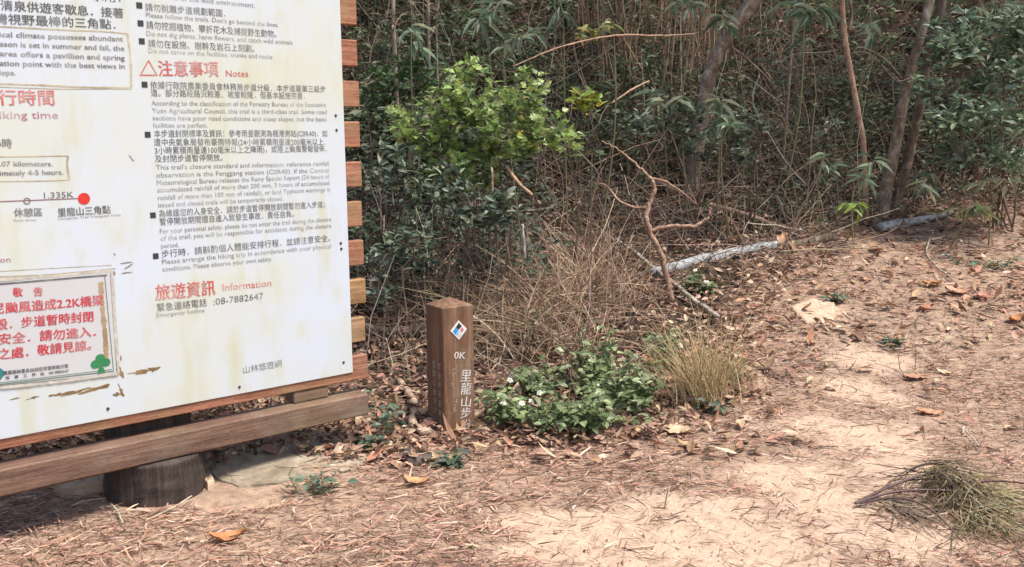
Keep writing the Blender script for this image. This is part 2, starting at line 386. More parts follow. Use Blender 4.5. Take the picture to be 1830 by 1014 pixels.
# thin needles and crumbs
n = 34000; yy = 2.6+4.3*rng.random(n)**1.2; xx = rng.uniform(-.6*yy-.7, .6*yy+1.7); sd_ = sandiness(xx, yy)
keep = (yy < edge_y(xx)) & ~in_board(xx, yy) & (rng.random(n) < .75-.45*sd_); xx, yy = xx[keep], yy[keep]; n = len(xx)
an = rng.normal(0.05, .8, n); dr = np.stack([np.cos(an), np.sin(an), rng.normal(0, .08, n)], 1)
mb.leaves(STRIP, np.stack([xx, yy, H(xx, yy)+rng.uniform(.002, .012, n)], 1), dr, np.tile([0, 0, 1.], (n, 1))+rng.normal(0, .3, (n, 3)), rng.uniform(.02, .08, n), rng.uniform(.0015, .003, n),
          pal(n, [(.22, .13, .09), (.14, .09, .07), (.45, .31, .21)], [4, 3, 2], .25), rng.normal(0, .15, n))
tag(mb.build('leaf_litter', M_litter), 'pinkish brown sickle shaped leaf litter strewn over the trail', 'leaf litter', kind='stuff')
# litter on the bank under the thicket
mb = MB(); n = 54000
px = rng.uniform(-250, 2450, n); py = rng.uniform(-60, 860, n); P = Gn(px, py); keep = P[:, 1] > edge_y(P[:, 0])-.25; P = P[keep]; n = len(P)
P[:, 2] += rng.uniform(.005, .05, n)
mb.leaves(OVATE, P, rdir(n, -.3, .5), np.tile([0, -.35, 1.], (n, 1))+rng.normal(0, .5, (n, 3)), rng.uniform(.03, .085, n)*(.6+.06*P[:, 1]), rng.uniform(.012, .035, n)*(.6+.06*P[:, 1]),
          pal(n, [(.38, .23, .165), (.26, .155, .11), (.50, .34, .25), (.60, .45, .34), (.12, .075, .055)], [4, 4, 2.6, 1.4, 2.5], .25), rng.normal(0, .25, n))
tag(mb.build('bank_litter', M_dry), 'dead brown broad leaves carpeting the shaded bank', 'leaf litter', kind='stuff')

# grit and crumbs trodden into the path
mb = MB(); n = 5200; yy = 2.9+5*rng.random(n)**1.4; xx = yy*rng.uniform(-.6, .6, n); keep = (yy < edge_y(xx)+.1) & ~in_board(xx, yy); xx, yy = xx[keep], yy[keep]; n = len(xx)
ico = np.array([(0, 0, 1), (1, 0, 0), (0, 1, 0), (-1, 0, 0), (0, -1, 0), (0, 0, -1)], float); fi = np.array([(0, 1, 2), (0, 2, 3), (0, 3, 4), (0, 4, 1), (5, 2, 1), (5, 3, 2), (5, 4, 3), (5, 1, 4)])
r_ = rng.uniform(.0012, .0045, n)*np.where(rng.random(n) < .04, 2.6, 1); V = ico[None]*r_[:, None, None]*rng.uniform(.6, 1.4, (n, 6, 3))*[1, 1, .7]; a_ = rng.uniform(0, 6.3, n); ca, sa_ = np.cos(a_)[:, None], np.sin(a_)[:, None]
V = np.stack([V[..., 0]*ca-V[..., 1]*sa_, V[..., 0]*sa_+V[..., 1]*ca, V[..., 2]], -1)+np.stack([xx, yy, H(xx, yy)+.001], 1)[:, None]
mb.add(V.reshape(-1, 3), [(fi[None]+(np.arange(n)*6)[:, None, None]).reshape(-1, 3)], np.repeat(pal(n, [(.42, .30, .21), (.28, .19, .14), (.16, .10, .08), (.55, .45, .35)], [4, 4, 3, 1.5], .2), 6, 0))
tag(mb.build('grit', M_litter), 'small grit and bark crumbs trodden into the sandy trail', 'grit', kind='stuff')

# ------------------------------------------------------------ information board
ORI = G(249, 904); ORI[2] = 0.0
YAW = radians(49.82); dV = np.array([sin(YAW), cos(YAW), 0]); bV = np.array([-dV[1], dV[0], 0])
board = thing('information_board', 'large white trail notice board on stained timber slats', 'notice board', ORI, rz=radians(90)-YAW)
def Lb(px, py, yb):
    r = rays(px, py)[0]; tt = (yb-(O-ORI)@bV)/(r@bV); q = O+r*tt-ORI; return np.array([q@dV, q[2]])
XL = -2.2; YS = .04                                  # left end (outside the frame); front plane of the slats
for k in range(12):
    z0 = .336+.185*k; xe = 1.139+random.uniform(-.004, .004)-(.006 if k in (1, 4) else 0)
    q = MB(); q.box(XL, xe, YS, YS+.055, z0, z0+.118, .004); q.build('slat', M_slaty if k in (1, 2) else M_slat, board)
q = MB(); q.box(XL, 1.10, -.02, .10, .172, .278, .007); q.build('bottom_beam', M_beam, board)
for x0 in (.06, -1.55):
    q = MB(); q.box(x0-.09, x0+.22, YS+.062, YS+.27, .171, 2.75, .012); q.build('post', M_postwood, board)
    q, _ = trunk_mb(np.array([(x0+.065, .145, z) for z in (-.25, -.1, 0, .08, .169)]), [.215, .21, .208, .206, .204], 28, int(50+x0), .03); q.build('footing', M_postwood, board, smooth=True)
q = MB(); q.box(.74, .92, .045, .125, .28, .334, .004); q.build('spacer_block', M_beam, board)
# panel
m, t, bs, out = nodes('enamelled_panel')
o = coords(t); n1 = noise(t, 1.5, 4, o, .55); n2 = noise(t, 4.5, 5, coords(t, (1.6, 1, .7)), .6); n3 = noise(t, 30, 4, o)
grad = N(t, 'ShaderNodeSeparateXYZ'); t.links.new(o, grad.inputs[0])
col = mixc(t, ramp(t, n1, [(.40, (0, 0, 0)), (.62, (1,)*3)]), (.60, .655, .725), (.60, .63, .555))
col = mixc(t, ramp(t, n2, [(.52, (0, 0, 0)), (.70, (.7,)*3)]), col, (.56, .57, .40))
col = mixc(t, ramp(t, noise(t, 2.2, 3, coords(t, (3.2, 1, .5))), [(.55, (0, 0, 0)), (.70, (.6,)*3)]), col, (.55, .56, .39))
col = mixc(t, ramp(t, n3, [(.70, (0, 0, 0)), (.80, (.18,)*3)]), col, (.5, .5, .46))
t.links.new(col, bs.inputs['Base Color']); bs.inputs['Roughness'].default_value = .5; bs.inputs['Specular IOR Level'].default_value = .3
bump(t, bs, n1, .06, .05)
M_panel = m
YP = YS-.006
q = MB(); q.box(XL+.06, 1.049, YP, YS-.0005, .3785, 2.40, .0015); panel = q.build('panel', M_panel, board)
# lettering -------------------------------------------------
def text_mesh(s):
    cu = bpy.data.curves.new('txt', 'FONT'); cu.body = s; cu.size = 1; cu.resolution_u = 2; cu.fill_mode = 'FRONT'
    ob = bpy.data.objects.new('txt', cu); COL.objects.link(ob)
    dg = bpy.context.evaluated_depsgraph_get(); me = bpy.data.meshes.new_from_object(ob.evaluated_get(dg))
    v = np.array([x.co[:] for x in me.vertices]).reshape(-1, 3); f = [list(p.vertices) for p in me.polygons]
    bpy.data.objects.remove(ob); bpy.data.curves.remove(cu); bpy.data.meshes.remove(me)
    return v, f
def put_text(mb_, s, A, B, hgt, cjk, to3, col=(1, 1, 1), up=None, bold=0):
    """lay text along A->B (plane coords); hgt = glyph height in plane units"""
    v, f = text_mesh(s)
    if len(v) == 0: return
    A = np.array(A, float); B = np.array(B, float); x0, x1 = v[:, 0].min(), v[:, 0].max()
    e = B-A; w_ = np.linalg.norm(e); e = e/w_; u = np.array([-e[1], e[0]])
    em = hgt/(.86 if cjk else .72); base = -.10 if cjk else 0
    p = A + ((v[:, :1]-x0)/(x1-x0)*w_)*e + ((v[:, 1:2]-base)*em)*u
    for dx in ([0] if not bold else [-bold, bold]):
        mb_.add(to3(p+dx*np.array([1, .3]), bold and (dx > 0)), f, col)
PXM = 1/395.                                        # fallback scale, metres per photo pixel near the board
def board3(yb):
    return lambda p, lift=0: np.stack([p[:, 0], np.full(len(p), yb-(.0004 if lift else 0)), p[:, 1]], 1)
def line(mb_, s, a, b, h, cjk=True, yb=None, bold=0):
    yb = YP-.0012 if yb is None else yb
    if isinstance(mb_, Blocks): mb_ = mb_.at(a)
    A, B = Lb(*a, yb), Lb(*b, yb)
    up_ = Lb((a[0]+b[0])/2, (a[1]+b[1])/2-h, yb)-Lb((a[0]+b[0])/2, (a[1]+b[1])/2, yb)
    put_text(mb_, s, A, B, abs(up_[1]), cjk, board3(yb), bold=bold)
class Blocks:                                       # one mesh per printed block (paragraph, heading, caption)
    def __init__(s): s.d = {}
    def at(s, a):
        x, y = a; k = 'L' if x < 225 else 'R'
        br = [60, 140, 200, 230, 280, 340, 391, 393, 430] if k == 'L' else [22, 55, 80, 100, 139, 180, 235, 295, 375, 410, 448, 492, 545, 600]
        if k == 'L' and x > 90: k = 'M'
        return s.d.setdefault((k, sum(y > b for b in br)), MB())
    def build(s, name, mat, par): return [m_.build(name, mat, par) for m_ in s.d.values()]
zh, en, red, pur, gry = Blocks(), Blocks(), Blocks(), Blocks(), Blocks()
for s, a, b, h in [('清泉供遊客歇息．接著', (2, 19), (221, 33), 17), ('灣視野最棒的三角點．', (-9, 43), (207, 53), 17), ('小時', (-15, 266), (22, 265), 16),
    ('休憩區', (25, 388), (76, 387), 14), ('里龍山三角點', (104, 388), (198, 382), 14)]: line(zh, s, a, b, h, bold=.0006)
for s, a, b, h in [('示用．', (165, 2), (216, 5), 16),
    ('請勿脫離步道規劃範圍．', (260, 20), (403, 31), 13), ('請勿挖掘植物、攀折花木及捕捉野生動物。', (262, 52), (494, 68), 13), ('請勿在設施、樹幹及岩石上刻劃。', (265.5, 85), (455, 94), 13),
    ('依據行政院農業委員會林務局步道分級．本步道屬第三級步', (269, 159), (582, 166), 12), ('道。部分路段路況較差．坡度較陡．但基本設施完善．', (270, 173), (545, 178), 12),
    ('本步道封閉標準及資訊：參考雨量觀測為楓港測站(C0R40)．如', (275.6, 246), (585, 245), 12), ('遭中央氣象局發布豪雨特報(24小時累積雨量達200毫米以上．', (275.6, 261.5), (582, 260), 12),
    ('3小時累積雨量達100毫米以上之陣雨)，或陸上颱風警報發佈．', (277, 276.5), (584, 272), 12), ('及封閉步道暫停開放。', (277.5, 291), (398, 288), 12),
    ('為維護您的人身安全．請於步道暫停開放期間暫勿進入步道；', (284.4, 389), (581, 371.4), 12), ('暫停開放期間擅自進入致發生事故．責任自負。', (285.8, 403.7), (525.5, 388.5), 12),
    ('步行時．請斟酌個人體能安排行程．並請注意安全。', (289, 461.7), (590.4, 432), 12.5), ('緊急連絡電話', (281, 557.7), (370, 548), 13.5)]: line(zh, s, a, b, h)
line(zh, ':08-7882647', (382, 545.5), (471, 534.5), 12, False)
line(zh, '1.335K', (79, 355), (132, 353), 11, False)
BUL = []; M_bul = plain('bullet_black', (.035, .035, .035))
for i, (x, y) in enumerate([(249, 10), (251.3, 42), (253.5, 74), (258.5, 151.5), (264, 241), (273.5, 385), (278.5, 458)]):
    c0 = Lb(x, y, YP-.0012); r_ = .0115; p = np.array([[-r_, -r_], [r_, -r_], [r_, r_], [-r_, r_]])+c0
    q = MB(); q.add(board3(YP-.0012)(p), [[0, 1, 2, 3]]); BUL.append(q)
for s, a, b, h in [('ical climate possesses abundant', (0, 66), (220, 74), 9.5), ('ason is set in summer and fall, the', (0, 83), (222, 91), 9.5), ('area offers a pavillion and spring', (0, 100), (223, 108), 9.5),
    ('ation point with the best views in', (0, 117.5), (223, 123), 9.5), ('lope.', (0, 134), (28, 134.5), 9.5), ('.07 kilometers.', (0, 297), (94, 297), 9), ('imately 4-5 hours.', (0, 314), (113, 312), 9),
    ]: line(en, s, a, b, h, False, bold=.0007)
for s, a, b, h in [('Rest Area', (25, 396), (64, 395), 4), ('Lilongshan Trail Triangular Point', (104, 393), (216, 386), 4)]: line(en, s, a, b, h, False)
for s, a, b, h in [('life of the wild environment.', (303, -1), (456, 14), 9),
    ("Please follow the trails. Don't go beyond the lines.", (261, 30.8), (498, 48.5), 8.5), ('Do not dig plants, harm flowers, and catch wild animals', (262, 64), (523, 80), 8.5), ('Do not carve on the facilities, trunks and rocks', (265.5, 94.5), (487, 105.5), 8.5),
    ('According to the classification of the Forestry Bureau of the Executive', (271, 188.5), (583, 191), 8.5), ('Yuan Agricultural Council, this trail is a third-class trail. Some road', (272, 202), (584, 204), 8.5),
    ('sections have poor road conditions and steep slopes, but the basic', (273, 215), (584, 217), 8.5), ('facilities are perfect.', (273.5, 228), (371, 228), 8.5),
    ("This trail's closure standard and information: reference rainfall", (279, 303.5), (588, 296), 8.5), ('observation is the Fenggang station (C0R40). If the Central', (279.7, 317.5), (588, 308), 8.5),
    ('Meteorological Bureau releases the Rainy Special Report (24 hours of', (280.5, 331), (589, 319), 8.5), ('accumulated rainfall of more than 200 mm, 3 hours of accumulated', (281.4, 344), (589, 330.5), 8.5),
    ('rainfall of more than 100 mm of rainfall), or land Typhoon warnings is', (282.5, 358), (590, 342), 8.5), ('issued and closed trails will be temporarily closed.', (283, 370.8), (506, 358.5), 8.5),
    ('For your personal safety, please do not enter the trail during the closure', (286, 418), (592, 395.4), 8.5), ('of the trail; you will be responsible for accidents during the closure', (287.5, 430.5), (592, 407), 8.5),
    ('period.', (288, 443.7), (320, 441.5), 8.5), ('Please arrange the hiking trip in accordance with your physical', (289.7, 472.7), (592.4, 443.3), 8.5), ('conditions. Please observe your own safety.', (290.8, 485.7), (487, 466.5), 8.5),
    ('Emergency hotline', (280, 567), (366, 558), 7.5)]: line(gry, s, a, b, h, False)
line(gry, '山林悠遊網', (435, 668.5), (503.5, 656), 12.5)
for s, a, b, h, cj in [('注意事項', (284, 137), (391, 138), 26, True), ('行時間', (-2, 189), (98, 189), 26, True), ('旅遊資訊', (278.5, 538), (385, 528), 26, True)]: line(red, s, a, b, h, cj, bold=.0011)
for s, a, b, h in [('Notes', (404, 137), (444, 137.5), 12), ('Information', (398, 520), (485, 511.5), 12.5)]: line(red, s, a, b, h, False)
for s, a, b, h in [('iking time', (0, 212), (104, 212), 13.5), ('on', (0, 469.5), (19, 468.5), 10)]: line(pur, s, a, b, h, False)
def stroke(mb_, pts, wd, yb, closed=False):
    P = np.array([Lb(*p, yb) for p in pts]);
    if closed: P = np.vstack([P, P[:1]])
    for a, b in zip(P[:-1], P[1:]):
        e = (b-a)/max(np.linalg.norm(b-a), 1e-6); n_ = np.array([-e[1], e[0]])*wd/2; a2, b2 = a-e*wd*.3, b+e*wd*.3
        mb_.add(board3(yb)(np.array([a2-n_, b2-n_, b2+n_, a2+n_])), [[0, 1, 2, 3]])
def disc(mb_, c0, r0, r1, yb, n_=28):
    an_ = np.arange(n_)*2*pi/n_; ci = np.stack([np.cos(an_), np.sin(an_)], 1)
    if r0 == 0: mb_.add(board3(yb)(c0+ci*r1), [list(range(n_))])
    else:
        mb_.add(board3(yb)(np.vstack([c0+ci*r0, c0+ci*r1])), [[i, (i+1) % n_, n_+(i+1) % n_, n_+i] for i in range(n_)])
tri = MB(); stroke(tri, [(251, 134.5), (281, 134.5), (265.5, 108.5)], .004, YP-.0012, True)
M_ink = ink('dark_grey_ink', (.10, .10, .097), .22); M_inkb = ink('english_ink', (.17, .16, .165), .35); M_grey = ink('pale_grey_ink', (.22, .22, .21), .4)
M_red = ink('faded_red_ink', (.58, .10, .08), .35); M_pur = ink('faded_plum_ink', (.40, .15, .20), .35)
zh.build('chinese_lettering', M_ink, panel); tri.build('warning_triangle', M_red, panel); [b_.build('bullet_square', M_bul, panel) for b_ in BUL]; en.build('bold_english_lettering', M_inkb, panel); gry.build('english_lettering', M_grey, panel)
red.build('red_heading_lettering', M_red, panel); pur.build('plum_english_lettering', M_pur, panel)
q = MB(); stroke(q, [(-60, 363), (141, 355)], .0035, YP-.0010); disc(q, Lb(48, 359.5, YP), .009, .0125, YP-.0014)
q.build('trail_line', plain('trail_line_brown', (.25, .12, .12)), panel)
q = MB(); disc(q, Lb(150, 355.3, YP), 0, .0225, YP-.0016); q.build('red_dot', plain('red_dot_paint', (.62, .03, .02), .5), panel)
# worn tape rims and peeled patches: flakes of brown under the film
def blotch(mb_, px, py, a, b, ang=0., n_=18, yb=None, rough=.35):
    yb = YP-.0008 if yb is None else yb; c0 = Lb(px, py, yb); an_ = np.arange(n_)*2*pi/n_
    rr = 1+rng.normal(0, rough, n_); rr = np.clip(.6*rr+.2*np.roll(rr, 1)+.2*np.roll(rr, -1), .25, 1.8)
    p = np.stack([a*rr*np.cos(an_), b*rr*np.sin(an_)], 1); ca, sa_ = cos(ang), sin(ang)
    p = p@np.array([[ca, sa_], [-sa_, ca]])+c0
    ctr = len(p); mb_.add(board3(yb)(np.vstack([p, c0])), [[i, (i+1) % n_, ctr] for i in range(n_)])
M_rust = stone_mat('rusty_brown_patch', (.16, .10, .045), (.27, .18, .08), (.38, .28, .15)); M_scuff = plain('scuff_grey', (.25, .22, .2))
for x, y, a, b, an_ in [(258, 664, .055, .012, .0), (275, 660, .022, .015, .1), (100, 706, .03, .006, .1), (135, 701, .055, .010, .1), (172, 695, .045, .011, .12), (190, 691, .02, .008, .1), (60, 711, .02, .004, .1), (25, 713, .02, .004, .1),
                    (216, 697, .010, .035, .2), (209, 706, .014, .012, 0), (214, 664, .014, .03, .1)]: 
    q = MB(); blotch(q, x, y, a*.9, b*.65, an_, 26, rough=.6); q.build('peeled_patch', M_rust, panel)
for x, y, a, b, an_ in [(226, 470, .02, .003, 0), (228, 478, .018, .003, .5), (225, 488, .02, .003, 0), (204, 488, .006, .008, 0), (205, 455, .004, .004, 0), (235, 283, .003, .012, .6), (216, 640, .003, .01, 0)]: 
    q = MB(); blotch(q, x, y, a, b, an_); q.build('film_scuff', M_scuff, panel)
M_tape = stone_mat('yellowed_tape', (.33, .27, .16), (.50, .43, .28), (.60, .55, .43))
def wavy(pts, wd, yb, nm='tape_rim', mt=M_tape, par=panel):
    P = smooth_path(np.array([Lb(*p, yb) for p in pts]), 14); n_ = len(P); T = nrm(np.gradient(P, axis=0)); Nn = np.stack([-T[:, 1], T[:, 0]], 1)
    q = MB(); wl = wd*(.5+.35*np.abs(np.sin(np.arange(n_)*1.7))+rng.uniform(-.15, .25, n_)); V = np.vstack([P-Nn*wl[:, None]/2, P+Nn*wl[:, None]/2])
    q.add(board3(yb)(V), [[i, i+1, n_+i+1, n_+i] for i in range(n_-1)]); q.build(nm, mt, par)
wavy([(-40, 46), (40, 50), (120, 54), (190, 57), (228, 61)], .006, YP-.0008); wavy([(228, 61), (233, 100), (235, 157)], .010, YP-.0009)
wavy([(-40, 149), (60, 152), (150, 156), (235, 157)], .007, YP-.0008); wavy([(-40, 154), (100, 159), (235, 159)], .004, YP-.0009)
wavy([(-40, 281), (40, 280), (123, 279)], .005, YP-.0008); wavy([(122, 279), (120, 295), (124, 322)], .009, YP-.0009); wavy([(-40, 325), (60, 324), (125, 322)], .005, YP-.0008)
wavy([(-30, 487), (90, 480), (200, 474)], .003, YP-.0008); wavy([(-30, 496), (100, 490), (207, 480)], .005, YP-.0008)
M_screw = plain('screw_steel', (.08, .08, .09), .4, metal=.6)
for x, y in [(600, 207), (601.5, 233), (609, 435), (610, 445), (428, 692), (193, 731), (614, 648)]:
    c0 = Lb(x, y, YP); q = MB(); an_ = np.arange(12)*2*pi/12; ci = np.stack([np.cos(an_), 0*an_, np.sin(an_)], 1)
    V = np.vstack([ci*.007+[c0[0], YP, c0[1]], ci*.005+[c0[0], YP-.003, c0[1]]]); q.add(V, [list(range(12, 24))[::-1]]+[[i, 12+i, 12+(i+1) % 12, (i+1) % 12] for i in range(12)])
    q.build('screw', M_screw, panel)
# closure notice
YN = YP-.004
q = MB(); c4 = [Lb(*p, YN) for p in [(-60, 695), (208, 668), (196, 486), (-60, 512)]]
V = np.array([[p[0], YN, p[1]] for p in c4]+[[p[0], YP-.0004, p[1]] for p in c4]); q.add(V, [[0, 1, 2, 3], [0, 4, 5, 1], [1, 5, 6, 2], [2, 6, 7, 3], [3, 7, 4, 0]])
m, t, bs, out = nodes('notice_paper'); o = coords(t)
c = mixc(t, ramp(t, noise(t, 9, 5, o), [(.45, (0, 0, 0)), (.7, (.4,)*3)]), (.56, .57, .585), (.52, .52, .47)); t.links.new(c, bs.inputs['Base Color']); bs.inputs['Roughness'].default_value = .45
notice = q.build('closure_notice', m, board)
rl, bl, b2, gl, rs = MB(), MB(), MB(), MB(), MB(); yb = YN-.0012
for s, a, b, h, cj in [('敬　告', (23, 531), (76, 529.5), 15, True), ('尼颱風造成2.2K橋梁', (-13, 563), (185, 546), 18, True), ('毀．步道暫時封閉', (-8, 591), (167, 575), 18, True), ('安全．請勿進入．', (-2, 617), (171, 602), 18, True), ('之處．敬請見諒。', (-3, 644), (163, 626), 18, True)]:
    line(rl, s, a, b, h, cj, yb, bold=.0012)
line(bl, '農業部林業及自然保育署屏東分署', (6, 671), (122, 657.5), 6.5, True, yb, bold=.0008); line(bl, '恆　春　工　作　站　08-7882647', (10, 679), (123, 665.5), 5.5, True, yb, bold=.0008)
stroke(b2, [(-40, 511.5), (191, 492)], .006, yb); b2.build('dark_border', M_ink, notice); stroke(gl, [(187, 492), (203, 664)], .0025, yb); stroke(gl, [(-40, 692), (203, 663.5)], .003, yb); stroke(gl, [(-40, 689), (200, 660.5)], .002, yb-.0001)
rl.build('red_lettering', ink('bright_red_ink', (.55, .035, .045), .2), notice); bl.build('black_lettering', M_ink, notice); gl.build('green_border', plain('border_green', (.06, .17, .08)), notice)
q = MB(); ct = Lb(180, 652, yb)
for k, (dx, dz, r_) in enumerate([(-.021, .004, .017), (.021, .006, .017), (0, .024, .019), (0, .006, .017)]): disc(q, ct+[dx, dz], 0, r_, yb-.0002*k)
p = np.array([[-.007, -.006], [-.016, -.034], [.016, -.034], [.007, -.006]])+ct; q.add(board3(yb-.001)(p), [[0, 1, 2, 3]]); q.build('tree_emblem', plain('emblem_green', (.03, .22, .08)), notice)
q = MB(); c0 = Lb(-1, 668, yb); p = np.array([[-.03, 0], [0, -.026], [.022, 0], [0, .026]])+c0; q.add(board3(yb)(p), [[0, 1, 2, 3]]); q.build('diamond_emblem', plain('emblem_teal', (.03, .20, .20)), notice)
wavy([(180, 504), (183, 550), (188, 600), (190, 646)], .022, YN-.0008, 'rust_streak', stone_mat('rust_streak_tan', (.30, .20, .10), (.42, .30, .18), (.50, .40, .27)), notice)
M_te = plain('taped_edge_grey', (.52, .48, .41), .5, .25)
for pts in ([(-40, 503), (90, 494), (198, 484)], [(200, 484), (205, 570), (212, 668)], [(-40, 697), (90, 684), (212, 668)]): wavy(pts, .014, YN-.0005, 'taped_edge', M_te, notice)

# ------------------------------------------------------------ milepost
RB = G(795, 778); PHI = radians(33); s_ = .177; HT = .645
ur = np.array([cos(PHI), sin(PHI), 0]); ul = np.array([-sin(PHI), cos(PHI), 0])
mp = thing('milepost', 'square brown wooden trail milepost with a low pyramid top', 'milepost', RB, rz=PHI)
q = MB(); b_ = .006
ring = lambda z, e: [(e+b_, e, z), (s_-e-b_, e, z), (s_-e, e+b_, z), (s_-e, s_-e-b_, z), (s_-e-b_, s_-e, z), (e+b_, s_-e, z), (e, s_-e-b_, z), (e, e+b_, z)]
V = []; zs = [(-.2, -.001), (.15, 0), (.35, 0), (HT-.004, 0), (HT, .004)]
for z, e in zs: V += ring(z, e)
F = [[8*k+i, 8*k+(i+1) % 8, 8*k+8+(i+1) % 8, 8*k+8+i] for k in range(len(zs)-1) for i in range(8)]
ap = len(V); V.append((s_/2, s_/2, HT+.036)); F += [[8*(len(zs)-1)+i, 8*(len(zs)-1)+(i+1) % 8, ap] for i in range(8)]
q.add(V, F); q.build('post_shaft', M_mile, mp)
def Lm(px, py, face):
    r = rays(px, py)[0]; e, n_ = (ur, ul) if face == 0 else (ul, ur)
    tt = ((RB-O)@n_)/(r@n_); qq = O+r*tt-RB; return np.array([qq@e, qq[2]])
fr = lambda p, lift=0: np.stack([p[:, 0], np.full(len(p), -.0012-(.0003 if lift else 0)), p[:, 1]], 1)
fl_ = lambda p, lift=0: np.stack([np.full(len(p), -.0012), -p[:, 0], p[:, 1]], 1)
q = MB(); sc = 4.75/F_PX
put_text(q, '0K', Lm(811, 641, 0), Lm(831, 641.5, 0), 13*sc, False, fr, bold=.0006)
for ch, x, y, w_, h_ in [('里', 831.5, 684, 18, 21), ('龍', 831.5, 707, 18, 21), ('山', 831.5, 729, 17, 18), ('步', 831, 749, 17, 19), ('道', 831, 771, 16, 19)]:
    put_text(q, ch, Lm(x-w_/2, y-1, 0), Lm(x+w_/2, y-1, 0), h_*sc, True, fr, bold=.0006)
q.build('white_lettering', ink('carved_white_paint', (.72, .70, .66), .35, (.3, .18, .11), 60), mp)
q = MB(); put_text(q, 'Lilongshan Trail', Lm(807.5, 660, 0), Lm(810.5, 737, 0), 8*sc, False, fr)
for i, ch in enumerate('里龍山自然步道'):
    a_ = np.array([.115, .33-.048*i]); v_, f_ = text_mesh(ch); q.add(fl_(np.stack([-(a_[0]-(v_[:, 0])*.036), a_[1]+v_[:, 1]*.04], 1)), f_)
for i, ch in enumerate('屏東林區管理處'):
    a_ = np.array([.06, .33-.048*i]); v_, f_ = text_mesh(ch); q.add(fl_(np.stack([-(a_[0]-(v_[:, 0])*.034), a_[1]+v_[:, 1]*.038], 1)), f_)
q.build('worn_lettering', ink('worn_paint', (.52, .46, .38), 1.0, (.22, .13, .08), 90), mp)
def patch(name, pts, mat, lift):
    q = MB(); p = np.array(pts, float); V = np.vstack([np.stack([p[:, 0], np.full(len(p), -lift), p[:, 1]], 1)]); q.add(V, [list(range(len(p)))]); return q.build(name, mat, mp)
ce = Lm(819.5, 590, 0); d_ = .047
V4 = lambda c_, r_: [c_+[-r_, 0], c_+[0, -r_*1.05], c_+[r_, 0], c_+[0, r_*1.05]]
q = MB(); pp = np.array(V4(ce, d_)); q.add(np.vstack([np.stack([pp[:, 0], np.full(4, -.003), pp[:, 1]], 1), np.stack([pp[:, 0], np.full(4, .0), pp[:, 1]], 1)]), [[0, 1, 2, 3], [0, 4, 5, 1], [1, 5, 6, 2], [2, 6, 7, 3], [3, 7, 4, 0]])
em = q.build('emblem_plate', plain('emblem_white', (.72, .71, .70), .45), mp)
def eshape(name, pts, mat, lift):
    q = MB(); p = np.array(pts, float)*d_+ce; q.add(np.stack([p[:, 0], np.full(len(p), -lift), p[:, 1]], 1), [list(range(len(p)))]); q.build(name, mat, em)
eshape('blue_mark', [(-.72, -.05), (-.45, -.45), (-.05, .05), (-.38, .32)], plain('emblem_blue', (.05, .28, .62), .4), .0036)
eshape('black_mark', [(-.36, .34), (-.02, .06), (.36, .36), (.02, .78)], plain('emblem_black', (.02, .025, .03), .4), .0037)
eshape('dark_blue_mark', [(-.42, -.48), (-.18, -.62), (.1, -.22), (-.05, .0)], plain('emblem_light_blue', (.25, .5, .7), .4), .0036)
eshape('red_mark', [(.12, .02), (.32, -.35), (.62, -.05), (.42, .25)], plain('emblem_red', (.5, .18, .2), .5), .0036)
eshape('grey_mark', [(-.1, -.68), (.05, -.85), (.32, -.52), (.12, -.3)], plain('emblem_grey', (.6, .55, .5), .5), .0036)

# ------------------------------------------------------------ stones
def stone(name, label, outline, h, mat, seed, cat='stone'):
    P = Gn([p[0] for p in outline], [p[1] for p in outline])[:, :2]; c0 = P.mean(0); g = ground(*c0)
    n_ = 40; cl_ = np.vstack([P, P[:1]]); dd = np.r_[0, np.cumsum(np.linalg.norm(np.diff(cl_, axis=0), axis=1))]
    tt = np.linspace(0, dd[-1], n_+1)[:-1]; R_ = np.stack([np.interp(tt, dd, cl_[:, k]) for k in (0, 1)], 1)
    rg = np.random.default_rng(seed); V = []; F = []
    lv = [(1.03, -.06), (1.0, h*.35), (.95, h*.8), (.86, h), (.55, h*1.03), (.25, h*1.0)]
    for sc_, z in lv:
        p = c0+(R_-c0)*(sc_+rg.normal(0, .018, (n_, 1)))
        V += [(a, b, float(H(a, b))+z+rg.normal(0, .05*h)) for a, b in p]
    for k in range(len(lv)-1): F += [[k*n_+i, k*n_+(i+1) % n_, (k+1)*n_+(i+1) % n_, (k+1)*n_+i] for i in range(n_)]
    ce_ = len(V); V.append((c0[0], c0[1], g[2]+h)); k = len(lv)-1; F += [[k*n_+i, k*n_+(i+1) % n_, ce_] for i in range(n_)]
    q = MB(); q.add(V, F); return tag(q.build(name, mat, origin=g), label, cat)
stone('stone_slab', 'long flat mossy stone slab under the right end of the board', [(395, 800), (520, 775), (640, 768), (672, 790), (660, 830), (560, 858), (430, 872), (378, 850)], .013, M_stone, 1, 'slab')
stone('flat_stone', 'flat pale stone tucked under the beam left of the footing', [(95, 885), (150, 862), (192, 862), (192, 880), (130, 892)], .05, M_sandstone, 2)
stone('small_stone', 'small pale stone at the right foot of the concrete footing', [(362, 865), (378, 858), (384, 868), (372, 876)], .03, M_sandstone, 3)
stone('path_stone', 'flat sandy stone set in the trail beside a green seedling', [(1412, 552), (1450, 536), (1492, 545), (1490, 575), (1440, 580)], .02, M_sandstone, 4)
stone('grey_stone', 'grey stone among dead leaves just left of the milepost', [(712, 815), (748, 806), (775, 815), (770, 832), (730, 834)], .03, M_conc, 5)

